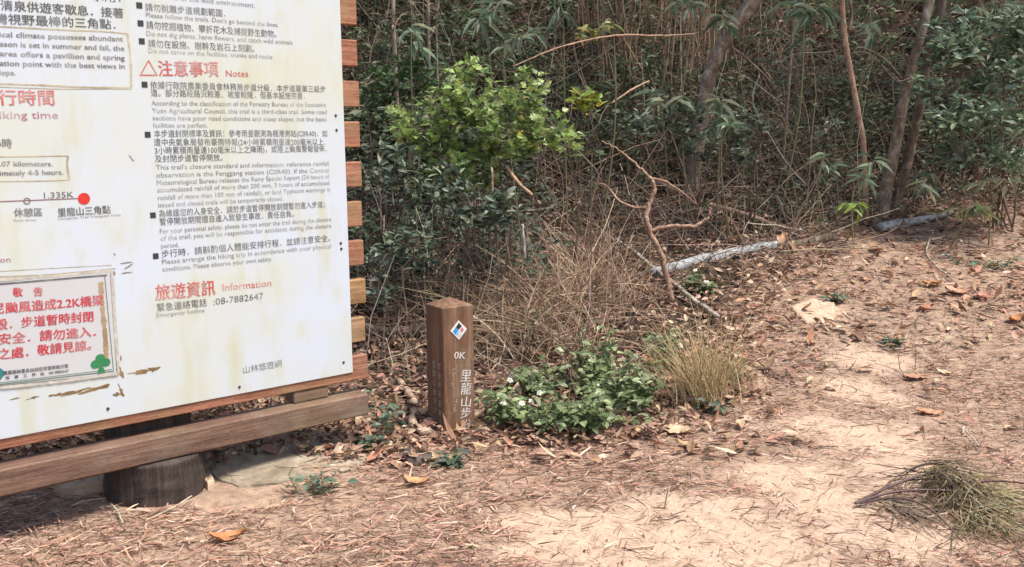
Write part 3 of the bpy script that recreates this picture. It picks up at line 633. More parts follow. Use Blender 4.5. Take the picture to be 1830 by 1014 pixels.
# ------------------------------------------------------------ dead leaves lying singly
def dead_leaf(px, py, ln, wd, ang, col, label, curl=.3, seed=0):
    g = G(px, py); rg = np.random.default_rng(seed+100); K, J = 9, 5; V = []
    for i in range(K):
        tt = i/(K-1); w_ = wd*.5*max(.04, math.sin(pi*min(1, tt*.93+.06))**.8)*(1+rg.normal(0, .12))
        for j in range(J):
            u = (j/(J-1)-.5)*2; x = (tt-.5)*ln; y = u*w_
            z = curl*ln*((tt-.5)**2*1.2+.25*u*u*wd/ln)+rg.normal(0, .0025)+abs(u)*.003
            V.append((x*cos(ang)-y*sin(ang), x*sin(ang)+y*cos(ang), z+.006))
    F = [[i*J+j, (i+1)*J+j, (i+1)*J+j+1, i*J+j+1] for i in range(K-1) for j in range(J-1)]
    V = np.array(V); V[:, 2] += H(V[:, 0]+g[0], V[:, 1]+g[1])-g[2]+.004
    vn = V+[0, 0, .0012]; n_ = len(V)
    q = MB(); q.add(np.vstack([vn, V])+g, [np.array(F), np.array(F)[:, ::-1]+n_], np.array(col)*(1+rg.normal(0, .05, 3)))
    return tag(q.build('dead_leaf', M_dry, origin=g, smooth=True), label, 'leaf', 'large dead leaves lying on the ground')
TAN, ORG, CREAM, PINK = (.52, .35, .22), (.50, .24, .11), (.66, .50, .34), (.50, .27, .20)
for i, a_ in enumerate([
    (408, 968, .13, .08, .35, ORG, 'curled orange brown leaf alone at the bottom below the beam', .5),
    (1210, 775, .15, .12, -.5, CREAM, 'broad cream leaf below the pale dry grass tuft', .25), (1228, 800, .11, .05, -.7, TAN, 'narrow tan leaf just below the broad cream leaf', .4),
    (1090, 768, .14, .08, .3, CREAM, 'crumpled cream leaf below the white flowered plants', .5), (1138, 778, .11, .07, 1.2, TAN, 'upright tan leaf right of the crumpled cream leaf', .5),
    (890, 742, .10, .07, .4, (.48, .33, .19), 'dark holed tan leaf under the flowers right of the milepost', .5), (925, 757, .10, .04, .2, CREAM, 'thin bleached leaf at the front edge of the flowers', .3),
    (745, 866, .12, .06, -.3, (.62, .38, .2), 'golden tan leaf on the litter below the grey stone', .4), (768, 826, .10, .09, 1.3, (.55, .45, .27), 'upturned pale yellow leaf in front of the milepost', .5),
    (802, 776, .10, .05, .2, (.58, .40, .22), 'tan leaf leaning on the foot of the milepost', .5), (845, 782, .09, .06, .1, PINK, 'pinkish leaf on litter right of the milepost foot', .5),
    (1396, 481, .17, .07, .6, TAN, 'long tan leaf on the trail below the bleached log', .4), (1566, 449, .13, .12, 1.0, ORG, 'rounded orange leaf beside the far end of the log', .6),
    (1640, 677, .14, .07, .0, PINK, 'pinkish flat leaf in the middle of the right hand trail', .2), (1662, 741, .14, .07, -.1, (.55, .30, .19), 'rusty flat leaf above the fallen needle branch', .2),
    (1665, 512, .16, .10, .1, ORG, 'orange leaf leftmost of the heap on the right bank', .5), (1712, 526, .18, .12, -.4, (.60, .38, .23), 'large tan leaf in the middle of the right leaf heap', .5), (1755, 535, .16, .10, .5, PINK, 'pinkish leaf at the right end of the leaf heap', .5),
    (1655, 555, .14, .07, .4, PINK, 'pink curled leaf just below the right leaf heap', .5), (1815, 575, .13, .09, .3, ORG, 'orange leaf at the right edge of the photo', .5),
    (1120, 745, .11, .06, .2, CREAM, 'pale folded leaf at the right foot of the flowers', .5), (1165, 652, .13, .09, -.6, (.58, .28, .15), 'orange leaf caught between the flowers and pale grass', .5),
    (1170, 738, .10, .07, .2, TAN, 'small tan leaf between the flowers and the grass tuft', .3), (1688, 670, .10, .05, -.9, CREAM, 'small cream leaf right of the pinkish flat leaf', .3),
    (1320, 460, .14, .09, .9, PINK, 'pink leaf leaning on the bleached log', .6), (690, 790, .10, .06, .4, TAN, 'tan leaf beside the root left of the milepost', .4)]):
    dead_leaf(*a_, seed=i)

# ------------------------------------------------------------ trees
def shade_crown(centres, nleaf, rad, cols, wts, ln=(.08, .14), tmpl=OVATE, flat=.6):  # leafy crowns above the view, added to shade the thicket
    q = MB(); C = np.asarray(centres, float); i = rng.integers(0, len(C), nleaf)
    p = C[i]+rng.normal(0, 1, (nleaf, 3))*rad*np.array([1, 1, flat]); L_ = rng.uniform(*ln, nleaf)
    q.leaves(tmpl, p, rdir(nleaf, -.7, .4), np.tile([0, 0, 1.], (nleaf, 1))+rng.normal(0, .5, (nleaf, 3)), L_, L_*rng.uniform(.35, .5, nleaf), pal(nleaf, cols, wts, .25), .2)
    return q
GREENS = [(.05, .09, .035), (.08, .13, .05), (.11, .15, .06)]
def canopy(x0, x1, y0, y1, z0, z1, n_): return np.stack([rng.uniform(x0, x1, n_), rng.uniform(y0, y1, n_), rng.uniform(z0, z1, n_)], 1)
# leaning tree
Yt = 9.3; b0 = at(1268, 150, Yt); g0 = ground(b0[0]-.12, b0[1]+.1)
path = [g0-[.05, 0, .15], at(1262, 165, Yt), at(1272, 125, Yt-.03), at(1290, 82, Yt-.08), at(1318, 40, Yt-.15), at(1345, 2, Yt-.2), at(1385, -70, Yt-.3), at(1440, -190, Yt-.4)]
lt = thing('leaning_tree', 'grey barked tree leaning to the right above the thicket', 'tree', g0)
q, P = trunk_mb(path, [.075, .068, .06, .062, .068, .075, .07, .06], 16, 3); q.build('trunk', M_bark, lt, g0, True)
q = MB(); p0 = at(1320, 50, Yt-.1); q.tubes(smooth_path([at(1300, 78, Yt-.1), at(1340, 110, Yt-.2), at(1380, 150, Yt-.3), at(1395, 185, Yt-.3)], 5), np.linspace(.014, .004, 16), 5, (.8, .75, .7)); q.build('side_branch', M_bark, lt, g0, True)
cc = canopy(.2, 3.8, 7.6, 11, 4.4, 5.6, 26); shade_crown(cc, 2600, .38, GREENS, [3, 3, 1]).build('shade_crown', M_dark, lt, g0)
# forked tree on the right
Yt = 9.1; g1 = ground(*(at(1572, 400, Yt)[:2])); tw = thing('forked_tree', 'twin stemmed tree leaning slightly right beside the right shrub', 'tree', g1)
q, P = trunk_mb([g1-[0, 0, .15], at(1585, 330, Yt), at(1600, 260, Yt), at(1608, 215, Yt), at(1618, 165, Yt), at(1633, 110, Yt-.05), at(1652, 40, Yt-.1), at(1664, -10, Yt-.1), at(1690, -150, Yt-.2)], [.072, .058, .054, .052, .046, .042, .042, .04, .035], 14, 5); q.build('trunk', M_bark, tw, g1, True)
g1b = g1+[.12, .12, 0]; q, P = trunk_mb([g1b-[.02, 0, .15], at(1612, 330, Yt+.12), at(1630, 250, Yt+.12), at(1645, 180, Yt+.1), at(1662, 90, Yt+.1), at(1685, 0, Yt), at(1720, -140, Yt)], [.058, .05, .046, .044, .04, .04, .035], 12, 6, col=(.72, .68, .66)); q.build('second_trunk', M_bark, tw, g1, True)
for pts, r_ in [([(1612, 140), (1580, 105), (1540, 85), (1525, 92)], .009), ([(1575, 85), (1600, 55), (1630, 15), (1650, -5)], .008), ([(1603, 210), (1622, 215), (1640, 260), (1655, 330)], .008), ([(1640, 95), (1660, 80), (1690, 70)], .008), ([(1628, 140), (1600, 143), (1560, 100), (1530, 92)], .007)]:
    q = MB(); pp = smooth_path([at(x, y, Yt-.08-.03*k) for k, (x, y) in enumerate(pts)], 5); q.tubes(pp, np.linspace(r_, r_*.4, len(pp)), 5, (.9, .85, .8)); q.build('side_branch', M_bark, tw, g1, True)
cc = canopy(2.6, 6.6, 7.8, 11, 4.3, 5.6, 26); shade_crown(cc, 2600, .38, GREENS, [3, 3, 1]).build('shade_crown', M_dark, tw, g1)
# reddish sapling
Yt = 8.9; g2 = ground(*(at(1548, 290, Yt)[:2])); sp_ = thing('sapling', 'straight reddish sapling stem left of the forked tree', 'sapling', g2)
q, P = trunk_mb([g2-[-.03, 0, .1], at(1544, 275, Yt), at(1533, 200, Yt), at(1522, 140, Yt), at(1510, 70, Yt), at(1504, 0, Yt), at(1500, -90, Yt)], [.03, .027, .027, .026, .027, .025, .02], 8, 8, .12); q.build('stem', M_tan, sp_, g2, True)
q = MB(); pp = smooth_path([at(1518, 55, Yt), at(1522, 20, Yt+.05), at(1512, -40, Yt+.05)], 5); q.tubes(pp, np.linspace(.016, .01, len(pp)), 5, (.6, .5, .45)); q.build('fork_stem', M_bark, sp_, g2, True)
# saplings top left
for k, (pts, r_, lab) in enumerate([([(705, 90), (703, 40), (702, -40)], .017, 'pale thin sapling stem nearest the top of the board'), ([(768, 150), (766, 60), (765, -40)], .013, 'slim grey sapling stem above the left of the green bush'),
                                   ([(780, 70), (783, 20), (784, -40)], .009, 'very thin brown sapling stem beside the slim grey one'), ([(1418, 40), (1420, 10), (1425, -50)], .016, 'short dark sapling stem right of the leaning tree')]):
    Ya = 7.9 if k < 3 else 9.6; c = at(*pts[0], Ya); g = ground(c[0], c[1]+.25)
    o_ = thing('sapling', lab, 'sapling', g); q, P = trunk_mb([g-[0, 0, .1]]+[at(*p, Ya) for p in pts], [r_*1.1, r_, r_, r_*.8], 7, 20+k, .1); q.build('stem', M_bark, o_, g, True)
    tw_ = MB(); n_ = 9; pp0 = P[rng.integers(6, len(P), n_)]; dr_ = rdir(n_, -.1, .8)*rng.uniform(.2, .5, (n_, 1)); tw_.tubes(np.stack([pp0, pp0+dr_*.5+[0, 0, .03], pp0+dr_], 1), np.array([.005, .004, .002]), 3, (.7, .65, .6)); tw_.build('twig', M_bark, o_, g)

# trees added higher up the bank: their crowns close and darken the wood
for k, (x, y, lab) in enumerate([(-2.6, 9.0, 'added slender shade tree on the bank behind the notice board'), (-.6, 10.6, 'added slender shade tree high on the bank behind the green bush'), (1.6, 12.4, 'added slender shade tree high on the bank behind the leaning tree'), (5.6, 11.8, 'added slender shade tree high on the bank at the far right')]):
    g = ground(x, y); o_ = thing('shade_tree', lab, 'tree', g); lean = rng.normal(0, .25)
    q, P = trunk_mb([g-[0, 0, .2], g+[lean*.3, 0, 1], g+[lean, .1, 2.4], g+[lean*1.4, 0, 3.6]], [.07, .06, .05, .03], 10, 40+k, col=(.55, .5, .48)); q.build('trunk', M_bark, o_, g, True)
    cc = np.array(g)+np.stack([rng.uniform(-1.9, 1.9, 24), rng.uniform(-1.7, 1.3, 24), rng.uniform(2.4, 4.0, 24)], 1); cc[:, 2] = np.maximum(cc[:, 2], 4.2)
    shade_crown(cc, 2000, .40, GREENS, [3, 3, 1]).build('shade_crown', M_dark, o_, g)

# ------------------------------------------------------------ shrubs
def shrub(name, label, base, blobs, nclus, perc, tmpl, ln, asp, cols, wts, mat, cat='shrub', droop=.2, stem_col=(.17, .13, .10), up_bias=.6, stem_r=.011):
    """blobs: (px,py,y, rx, rz, ry) volumes holding leaf clusters; every cluster hangs on a stem from the base"""
    o_ = thing(name, label, cat, base); C = []; wl = np.array([b[3]*b[4] for b in blobs])
    for (px, py, y, rx, rz, ry), k in zip(blobs, np.maximum(1, np.round(nclus*wl/wl.sum())).astype(int)):
        c = at(px, py, y); u = rdir(k)*rng.uniform(.35, 1, (k, 1))**.6; C.append(c+u*np.array([rx, ry, rz]))
    C = np.concatenate(C); n_ = len(C)
    st = MB(); B = np.array(base); nm = int(np.clip(n_//14, 3, 9)); tg = C[rng.choice(n_, nm, replace=False)]; K = 9; tt = np.linspace(0, 1, K)[None, :, None]
    root = np.repeat(B[None], nm, 0)+rng.normal(0, .05, (nm, 3))*[1, 1, 0]-[0, 0, .04]
    MS = root[:, None]+(tg-root)[:, None]*tt+np.array([0, 0, .10])*np.sin(tt*pi)+rng.normal(0, .022, (nm, K, 3))*np.sin(tt*pi)
    st.tubes(MS, (stem_r*rng.uniform(.6, 1.1, (nm, 1)))*np.linspace(1, .25, K)[None], 5, pal(nm, [stem_col], None, .3))
    nodes_ = MS[:, 4:].reshape(-1, 3); dist = np.linalg.norm(C[:, None]-nodes_[None], axis=2)+.6*np.maximum(0, nodes_[None, :, 2]-C[:, None, 2]); J = nodes_[dist.argmin(1)]
    st.tubes(np.stack([J, J+(C-J)*.5+rng.normal(0, .02, (n_, 3)), C], 1), np.array([.003, .0022, .0012]), 3, pal(n_, [stem_col], None, .3)); st.build('stem', M_twig, o_, base)
    fo = MB(); m_ = n_*perc; i = np.repeat(np.arange(n_), perc); axis = nrm(C-B)[i]
    d = nrm(rdir(m_, -.6, .6)+axis*.7-[0, 0, droop]); p = C[i]-axis*rng.uniform(0, .1, (m_, 1))+d*.012
    L_ = rng.uniform(*ln, m_); up = np.tile([0, -.35, 1.], (m_, 1))*up_bias+rng.normal(0, .35, (m_, 3))
    fo.leaves(tmpl, p, d, up, L_, L_*asp*rng.uniform(.85, 1.15, m_), pal(m_, cols, wts, .22), rng.uniform(.0, .35, m_)); fo.build('foliage', mat, o_, base); return o_
Yb = 6.5; base = ground(*(at(870, 380, Yb)[:2])); base[1] = Yb
BR = [(.24, .34, .10), (.37, .48, .15), (.09, .145, .055), (.53, .60, .28), (.58, .44, .08)]
shrub('green_bush', 'bright yellow green bush with toothed leaves behind the milepost', base,
      [(850, 150, Yb, .28, .12, .25), (935, 165, Yb, .22, .14, .25), (800, 195, Yb, .24, .16, .25), (900, 215, Yb-.05, .32, .18, .28), (980, 225, Yb-.05, .22, .15, .22), (760, 230, Yb, .18, .14, .2), (950, 250, Yb-.1, .16, .07, .2), (770, 265, Yb, .18, .08, .15), (830, 118, Yb, .12, .06, .1), (945, 130, Yb, .09, .05, .1), (720, 215, Yb, .12, .12, .15), (1010, 245, Yb-.1, .12, .1, .15), (860, 262, Yb-.1, .28, .07, .2), (800, 285, Yb-.1, .16, .07, .2), (840, 305, Yb, .24, .10, .15), (760, 310, Yb, .14, .08, .15)],
      250, 7, LOBED, (.042, .085), .8, BR, [5, 4.5, 3.6, 2, .35], M_leaf, 'bush')
base2 = G(1062, 470); base2[2] = H(base2[0], base2[1])
YL = [(.34, .36, .06), (.22, .30, .05), (.55, .42, .06)]
b3 = ground(*(at(1040, 330, 6.9)[:2]))
shrub('yellow_sprig', 'small yellow leaved sprig just right of the green bush', b3, [(1052, 172, 6.9, .10, .06, .08)], 9, 7, OVATE, (.06, .10), .45, YL, [4, 4, 1.3], M_leaf, 'sprig', stem_r=.006)
Yr = 8.6; DG = [(.19, .26, .165), (.26, .335, .225), (.36, .43, .31), (.08, .12, .07)]
base = ground(*(at(1800, 395, Yr)[:2]))
shrub('glossy_shrub', 'grey green glossy shrub filling the upper right corner', base, [(1760, 60, Yr, .50, .20, .4), (1700, 90, Yr-.1, .25, .15, .3), (1740, 195, Yr-.3, .35, .12, .3), (1690, 215, Yr-.3, .2, .08, .2), (1800, 130, Yr-.2, .3, .2, .3), (1820, 210, Yr-.3, .2, .15, .3), (1840, 30, Yr, .4, .2, .3), (1660, 150, Yr-.1, .12, .1, .2), (1730, 270, Yr-.2, .3, .12, .3), (1820, 290, Yr-.2, .25, .12, .3)],
      280, 9, OBOV, (.07, .12), .38, DG, [4, 4, 2.5, 2], M_leaf)
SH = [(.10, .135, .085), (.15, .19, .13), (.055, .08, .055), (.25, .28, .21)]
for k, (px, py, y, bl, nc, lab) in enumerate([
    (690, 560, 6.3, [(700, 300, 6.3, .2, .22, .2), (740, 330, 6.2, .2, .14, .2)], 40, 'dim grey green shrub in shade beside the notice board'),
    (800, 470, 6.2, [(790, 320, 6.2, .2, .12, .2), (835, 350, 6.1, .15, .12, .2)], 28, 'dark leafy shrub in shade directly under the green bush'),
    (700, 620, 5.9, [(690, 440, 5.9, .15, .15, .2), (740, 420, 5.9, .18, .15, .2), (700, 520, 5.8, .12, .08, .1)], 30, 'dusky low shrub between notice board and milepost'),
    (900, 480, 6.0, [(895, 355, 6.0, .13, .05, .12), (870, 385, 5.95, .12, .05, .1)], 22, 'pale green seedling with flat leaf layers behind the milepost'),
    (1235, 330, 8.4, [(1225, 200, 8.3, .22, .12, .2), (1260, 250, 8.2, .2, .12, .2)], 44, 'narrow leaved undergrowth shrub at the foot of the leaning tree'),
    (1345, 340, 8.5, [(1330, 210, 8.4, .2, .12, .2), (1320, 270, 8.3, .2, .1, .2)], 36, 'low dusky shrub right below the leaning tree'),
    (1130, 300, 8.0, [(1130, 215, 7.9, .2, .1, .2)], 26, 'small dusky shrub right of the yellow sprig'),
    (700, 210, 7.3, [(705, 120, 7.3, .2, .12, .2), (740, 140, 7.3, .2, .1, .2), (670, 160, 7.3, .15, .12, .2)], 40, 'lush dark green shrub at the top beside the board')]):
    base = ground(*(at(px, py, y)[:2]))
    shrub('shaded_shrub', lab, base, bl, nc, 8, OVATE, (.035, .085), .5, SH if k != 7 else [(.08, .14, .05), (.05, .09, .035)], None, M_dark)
# ------------------------------------------------------------ bamboo sprays
BG = [(.22, .30, .21), (.30, .37, .27), (.13, .19, .12), (.36, .39, .26)]
def bamboo(nodes_, y, label, group=None, nl=9, ln=(.14, .24), cols=BG, base_px=None, spread=1.0, name='bamboo_spray', near_=.45, wd=(.024, .042)):
    y -= near_; c0 = [at(px, py, y+rng.normal(0, .06)) for px, py in nodes_]
    b = at(*base_px, y) if base_px else c0[0]+[rng.normal(0, .15), .25, 0]
    base = ground(b[0], b[1]); o_ = thing(name, label, 'bamboo', base, group)
    st = MB(); pth = smooth_path([base-[0, 0, .05], (base+c0[0])/2+[rng.normal(0, .06), 0, .08]]+c0, 5) if len(c0) > 1 else smooth_path([base-[0, 0, .05], (base+c0[0])/2+[rng.normal(0, .06), 0, .05], c0[0]], 6)
    st.tubes(pth, np.linspace(.008, .0025, len(pth)), 5, (.25, .23, .13)); st.build('culm', M_twig, o_, base)
    fo = MB(); m_ = nl*len(c0); C = np.repeat(np.array(c0), nl, 0)+rng.normal(0, .02, (m_, 3)); d = rdir(m_, -.75, .45)*np.array([1, .8, 1])*spread; d[:, 2] -= .15
    L_ = rng.uniform(*ln, m_); fo.leaves(LANCE, C, d, np.tile([0, -.5, 1.], (m_, 1))+rng.normal(0, .3, (m_, 3)), L_, rng.uniform(*wd, m_), pal(m_, cols, None, .3), rng.uniform(.1, .5, m_)); fo.build('foliage', M_leaf, o_, base); return o_
YELB = [(.34, .33, .10), (.45, .32, .14), (.22, .25, .09)]
for nd, y, lab, kw in [
    ([(1300, 45), (1285, 30)], 9.0, 'blue green bamboo spray hanging across the leaning trunk', dict(nl=10)),
    ([(1440, 22), (1465, 15), (1420, 8)], 9.0, 'large bamboo spray at the top right of the leaning tree', dict(nl=10, ln=(.18, .3))),
    ([(1440, 75)], 9.4, 'dim bamboo fan below the large top bamboo spray', dict(nl=9)),
    ([(1283, 178), (1215, 175)], 8.7, 'star shaped bamboo fan below the leaning trunk', dict(nl=9)),
    ([(1180, 185), (1165, 165)], 8.6, 'blue green bamboo leaves left of the star shaped fan', dict(nl=7)),
    ([(1290, 215), (1265, 235), (1310, 225)], 8.4, 'pale bamboo leaves low in the middle of the thicket', dict(nl=8, ln=(.1, .18))),
    ([(1095, 48), (1070, 52), (1050, 56), (1030, 62)], 7.9, 'yellowing bamboo tip drooping above the diagonal stick', dict(nl=5, ln=(.09, .15), cols=YELB)),
    ([(900, 80), (930, 66), (960, 60)], 7.7, 'grey green bamboo spray above the green bush', dict(nl=7, ln=(.11, .18))),
    ([(870, 30), (890, 10), (855, 35)], 8.0, 'drooping bamboo spray at the top centre left', dict(nl=6, ln=(.16, .26))),
    ([(735, 55), (745, 80)], 7.7, 'bamboo leaves at the top beside the pale sapling', dict(nl=7, ln=(.12, .18))),
    ([(1556, 290), (1545, 320)], 8.5, 'bright bamboo shoot at the foot of the forked tree', dict(nl=8, base_px=(1530, 370), ln=(.14, .22))),
    ([(1535, 365), (1525, 372)], 8.3, 'yellow green grassy shoot left of the forked trunk foot', dict(nl=8, ln=(.08, .14), cols=[(.22, .30, .06), (.12, .2, .06)])),
    ([(1798, 322), (1760, 328)], 8.4, 'pale bamboo rosette at the right edge of the photo', dict(nl=8, ln=(.12, .2), cols=[(.2, .22, .15), (.26, .27, .18)])),
    ([(1740, 372), (1720, 378), (1765, 380)], 8.2, 'low olive bamboo spray at the foot of the right bank', dict(nl=6, ln=(.12, .2), cols=[(.22, .24, .12), (.15, .2, .1)])),
    ([(1660, 318), (1650, 330)], 8.6, 'dusky bamboo clump right of the forked trunk', dict(nl=7)),
    ([(1470, 285), (1490, 300)], 8.7, 'faint bamboo clump left of the reddish sapling', dict(nl=6, ln=(.1, .16))),
    ([(1005, 20), (980, -5)], 8.4, 'bamboo leaves at the top right of the drooping spray', dict(nl=7)),
    ([(1240, 10), (1215, 0)], 8.9, 'bamboo leaves at the top left of the leaning trunk', dict(nl=7)),
    ([(1560, 60), (1545, 45)], 9.5, 'dim bamboo leaves between sapling and forked tree', dict(nl=7)),
    ([(1490, 215), (1470, 235)], 9.1, 'fine pale bush leaves left of the sapling stem', dict(nl=8, ln=(.06, .1), cols=[(.26, .27, .2), (.17, .19, .13)]))]:
    bamboo(nd, y, lab, **kw)
for k in range(95):
    px, py = rng.uniform(640, 1840), rng.uniform(-30, 300); gp = G(px, py); y = gp[1]-rng.uniform(.15, .7)
    bamboo([(px, py), (px+rng.normal(0, 18), py-rng.uniform(5, 25))], y, 'small dark bamboo tuft lost in the dim thicket behind', 'dim bamboo tufts filling the shaded thicket', nl=int(rng.integers(5, 9)), ln=(.08, .18), cols=np.array([(.09, .13, .075), (.14, .18, .11), (.19, .19, .12)])*rng.uniform(.6, 1.3), name='bamboo_tuft', near_=0, wd=(.016, .03))

# ------------------------------------------------------------ thicket fill (uncountable)
def hits_board(Q):
    a_, b_ = (Q-ORI)@dV, (Q-ORI)@bV; return (a_ < 1.25) & (b_ < .42) & (b_ > -.6)
mb = MB()
def stems(n, box, hl, lean, rad, cols, wts, curve=.25, tangle=0., off=.12):
    px = rng.uniform(box[0], box[2], n); py = rng.uniform(box[1], box[3], n); P = Gn(px, py); keep = P[:, 1] > edge_y(P[:, 0])+off; P = P[keep]; n = len(P)
    d = np.stack([rng.normal(0, lean, n), rng.normal(-.1, lean, n), np.ones(n)], 1)
    d[:, 2] = np.where(rng.random(n) < tangle, rng.normal(.1, .25, n), d[:, 2]); d = nrm(d); L_ = rng.uniform(*hl, n)[:, None]
    sb_ = rng.normal(0, curve, (n, 3)); K = 6; tt = np.linspace(0, 1, K)[None, :, None]
    Q = P[:, None]-[0, 0, .03]+d[:, None]*L_[:, None]*tt+sb_[:, None]*L_[:, None]*(tt**2)*.6+rng.normal(0, .012, (n, K, 3))
    z = H(Q[..., 0], Q[..., 1]); Q[:, 1:, 2] = np.maximum(Q[:, 1:, 2], z[:, 1:]+.015)
    ok = ~hits_board(Q).any(1); Q = Q[ok]; n = len(Q)
    r = rng.uniform(*rad, n)[:, None]*np.linspace(1, .35, K)[None]
    mb.tubes(Q, r, 3, pal(n, cols, wts, .3)*np.where(rng.random((n, 1)) < .35, .45, 1.)); return Q
TW = [(.28, .20, .15), (.19, .13, .10), (.40, .31, .23), (.36, .30, .25), (.54, .44, .33)]
for bx in ((1900, -80, 2450, 420), (200, -80, 600, 560), (-250, 560, 640, 830)):
    stems(420, bx, (.3, 1.3), .4, (.0025, .007), TW, [4, 4, 2, 2, .7], .35, .5)
stems(900, (560, -80, 1900, 330), (.4, 1.4), .38, (.0025, .007), TW, [4, 4, 2, 2, .7], .35, .45)
stems(240, (1030, -60, 1280, 250), (.7, 1.7), .10, (.006, .013), [(.24, .15, .11), (.34, .22, .155), (.18, .12, .09), (.40, .29, .21)], None, .10)
stems(850, (620, 280, 1120, 700), (.2, .7), .5, (.002, .005), TW, [4, 4, 2.2, 2, 1], .35, .5)
stems(800, (1000, 240, 1500, 520), (.2, .8), .8, (.002, .006), TW, [4, 3, 3, 2, 1.4], .35, .75)
stems(800, (1400, 200, 1900, 440), (.2, .8), .45, (.002, .006), TW, [4, 4, 2, 2, 1], .3, .45)
stems(260, (1300, 390, 1880, 700), (.08, .35), .5, (.0015, .0045), TW, [4, 3, 2, 2, 2], .3, 1., -2.5)
stems(680, (1250, 60, 1540, 340), (.3, 1.1), .9, (.002, .006), [(.44, .31, .24), (.34, .23, .18), (.58, .47, .37), (.22, .16, .12)], None, .5, .5)
stems(480, (700, -20, 1280, 330), (.3, 1.3), .7, (.002, .006), [(.40, .30, .23), (.56, .46, .36), (.24, .17, .13)], None, .45, .4)
stems(260, (620, 250, 920, 560), (.3, .9), .5, (.002, .005), [(.34, .30, .26), (.46, .42, .36), (.22, .18, .15)], None, .35, .3)
stems(130, (980, 220, 1490, 440), (.5, 1.3), 1.2, (.004, .009), [(.40, .25, .19), (.48, .33, .26), (.30, .21, .17)], None, .45, .5)
stems(330, (960, 200, 1480, 450), (.4, 1.3), .9, (.004, .010), [(.46, .31, .23), (.56, .43, .32), (.36, .28, .23), (.64, .54, .43)], None, .14, .85)
stems(120, (640, -20, 1850, 420), (.5, 1.5), .6, (.004, .008), [(.42, .32, .24), (.50, .42, .33), (.34, .27, .22)], None, .3, .4)
tag(mb.build('twig_tangle', M_twig), 'tangle of thin dead brown twigs and stalks filling the thicket', 'twigs', kind='stuff')
mb = MB()
def fill(n, box, hgt, ln, asp, cols, wts, per=7):
    px = rng.uniform(box[0], box[2], n); py = rng.uniform(box[1], box[3], n); P = Gn(px, py); P = P[P[:, 1] > edge_y(P[:, 0])+.15]; n = len(P)
    P = P+np.stack([rng.normal(0, .1, n), rng.uniform(-.3, 0, n), rng.uniform(*hgt, n)], 1); P = P[~hits_board(P-bV*.2)]; n = len(P)
    mb.tubes(np.stack([P, P-[0, 0, .08]-np.zeros((n, 3))+rng.normal(0, .04, (n, 3)), P-[0, 0, .25]+rng.normal(0, .08, (n, 3))], 1), np.array([.001, .0015, .002]), 3, (.12, .1, .06))
    C = np.repeat(P, per, 0)+rng.normal(0, .035, (n*per, 3)); m_ = len(C); L_ = rng.uniform(*ln, m_)
    mb.leaves(OVATE, C, rdir(m_, -.6, .5), np.tile([0, -.4, 1.], (m_, 1))+rng.normal(0, .4, (m_, 3)), L_, L_*asp, pal(m_, cols, wts, .3), rng.uniform(0, .3, m_))
for k in range(70):                                 # leafy patches with dark gaps between them
    cx, cy = rng.uniform(620, 1860), rng.uniform(-50, 330); w_ = rng.uniform(35, 95); h_ = rng.uniform(20, 60); tone = rng.uniform(.35, 1.6)
    if 1270 < cx < 1500 and 70 < cy < 320: continue
    fill(int(w_*h_/95), (cx-w_, cy-h_, cx+w_, cy+h_), (.1, .55), (.05, .12), rng.uniform(.22, .5), np.array([(.10, .135, .07), (.16, .20, .11), (.25, .24, .15)])*tone, [4, 3, 1])
for bx in ((1900, -80, 2450, 400), (200, -80, 600, 520)):
    fill(420, bx, (.1, .6), (.05, .13), .3, [(.09, .125, .07), (.14, .18, .10), (.22, .21, .13)], [4, 3, 1])
for k in range(38):
    cx, cy = rng.uniform(640, 1860), rng.uniform(-40, 300); w_ = rng.uniform(30, 80); tone = rng.uniform(.5, 1.5)
    fill(int(w_/4), (cx-w_, cy-30, cx+w_, cy+30), (.15, .6), (.10, .22), rng.uniform(.10, .18), np.array([(.11, .155, .09), (.17, .21, .13), (.25, .25, .16)])*tone, [4, 3, 1], 5)
fill(700, (600, 230, 960, 560), (.05, .4), (.035, .085), .5, [(.06, .085, .055), (.10, .125, .085), (.15, .17, .13)], [4, 3, 1])
fill(300, (1080, 130, 1480, 330), (.1, .45), (.05, .11), .3, [(.11, .145, .09), (.16, .20, .13), (.22, .23, .15)], [3, 2, 1])
fill(220, (960, 260, 1500, 420), (.05, .3), (.03, .07), .4, [(.13, .16, .09), (.20, .22, .15), (.24, .20, .13)], [3, 2, 2], 6)
fill(500, (1380, 180, 1900, 420), (.05, .45), (.04, .09), .35, [(.08, .11, .065), (.13, .16, .10), (.22, .20, .15)], [3, 3, 1], 6)
tag(mb.build('undergrowth', M_dark), 'dim green undergrowth leaves scattered through the thicket', 'undergrowth', kind='stuff')

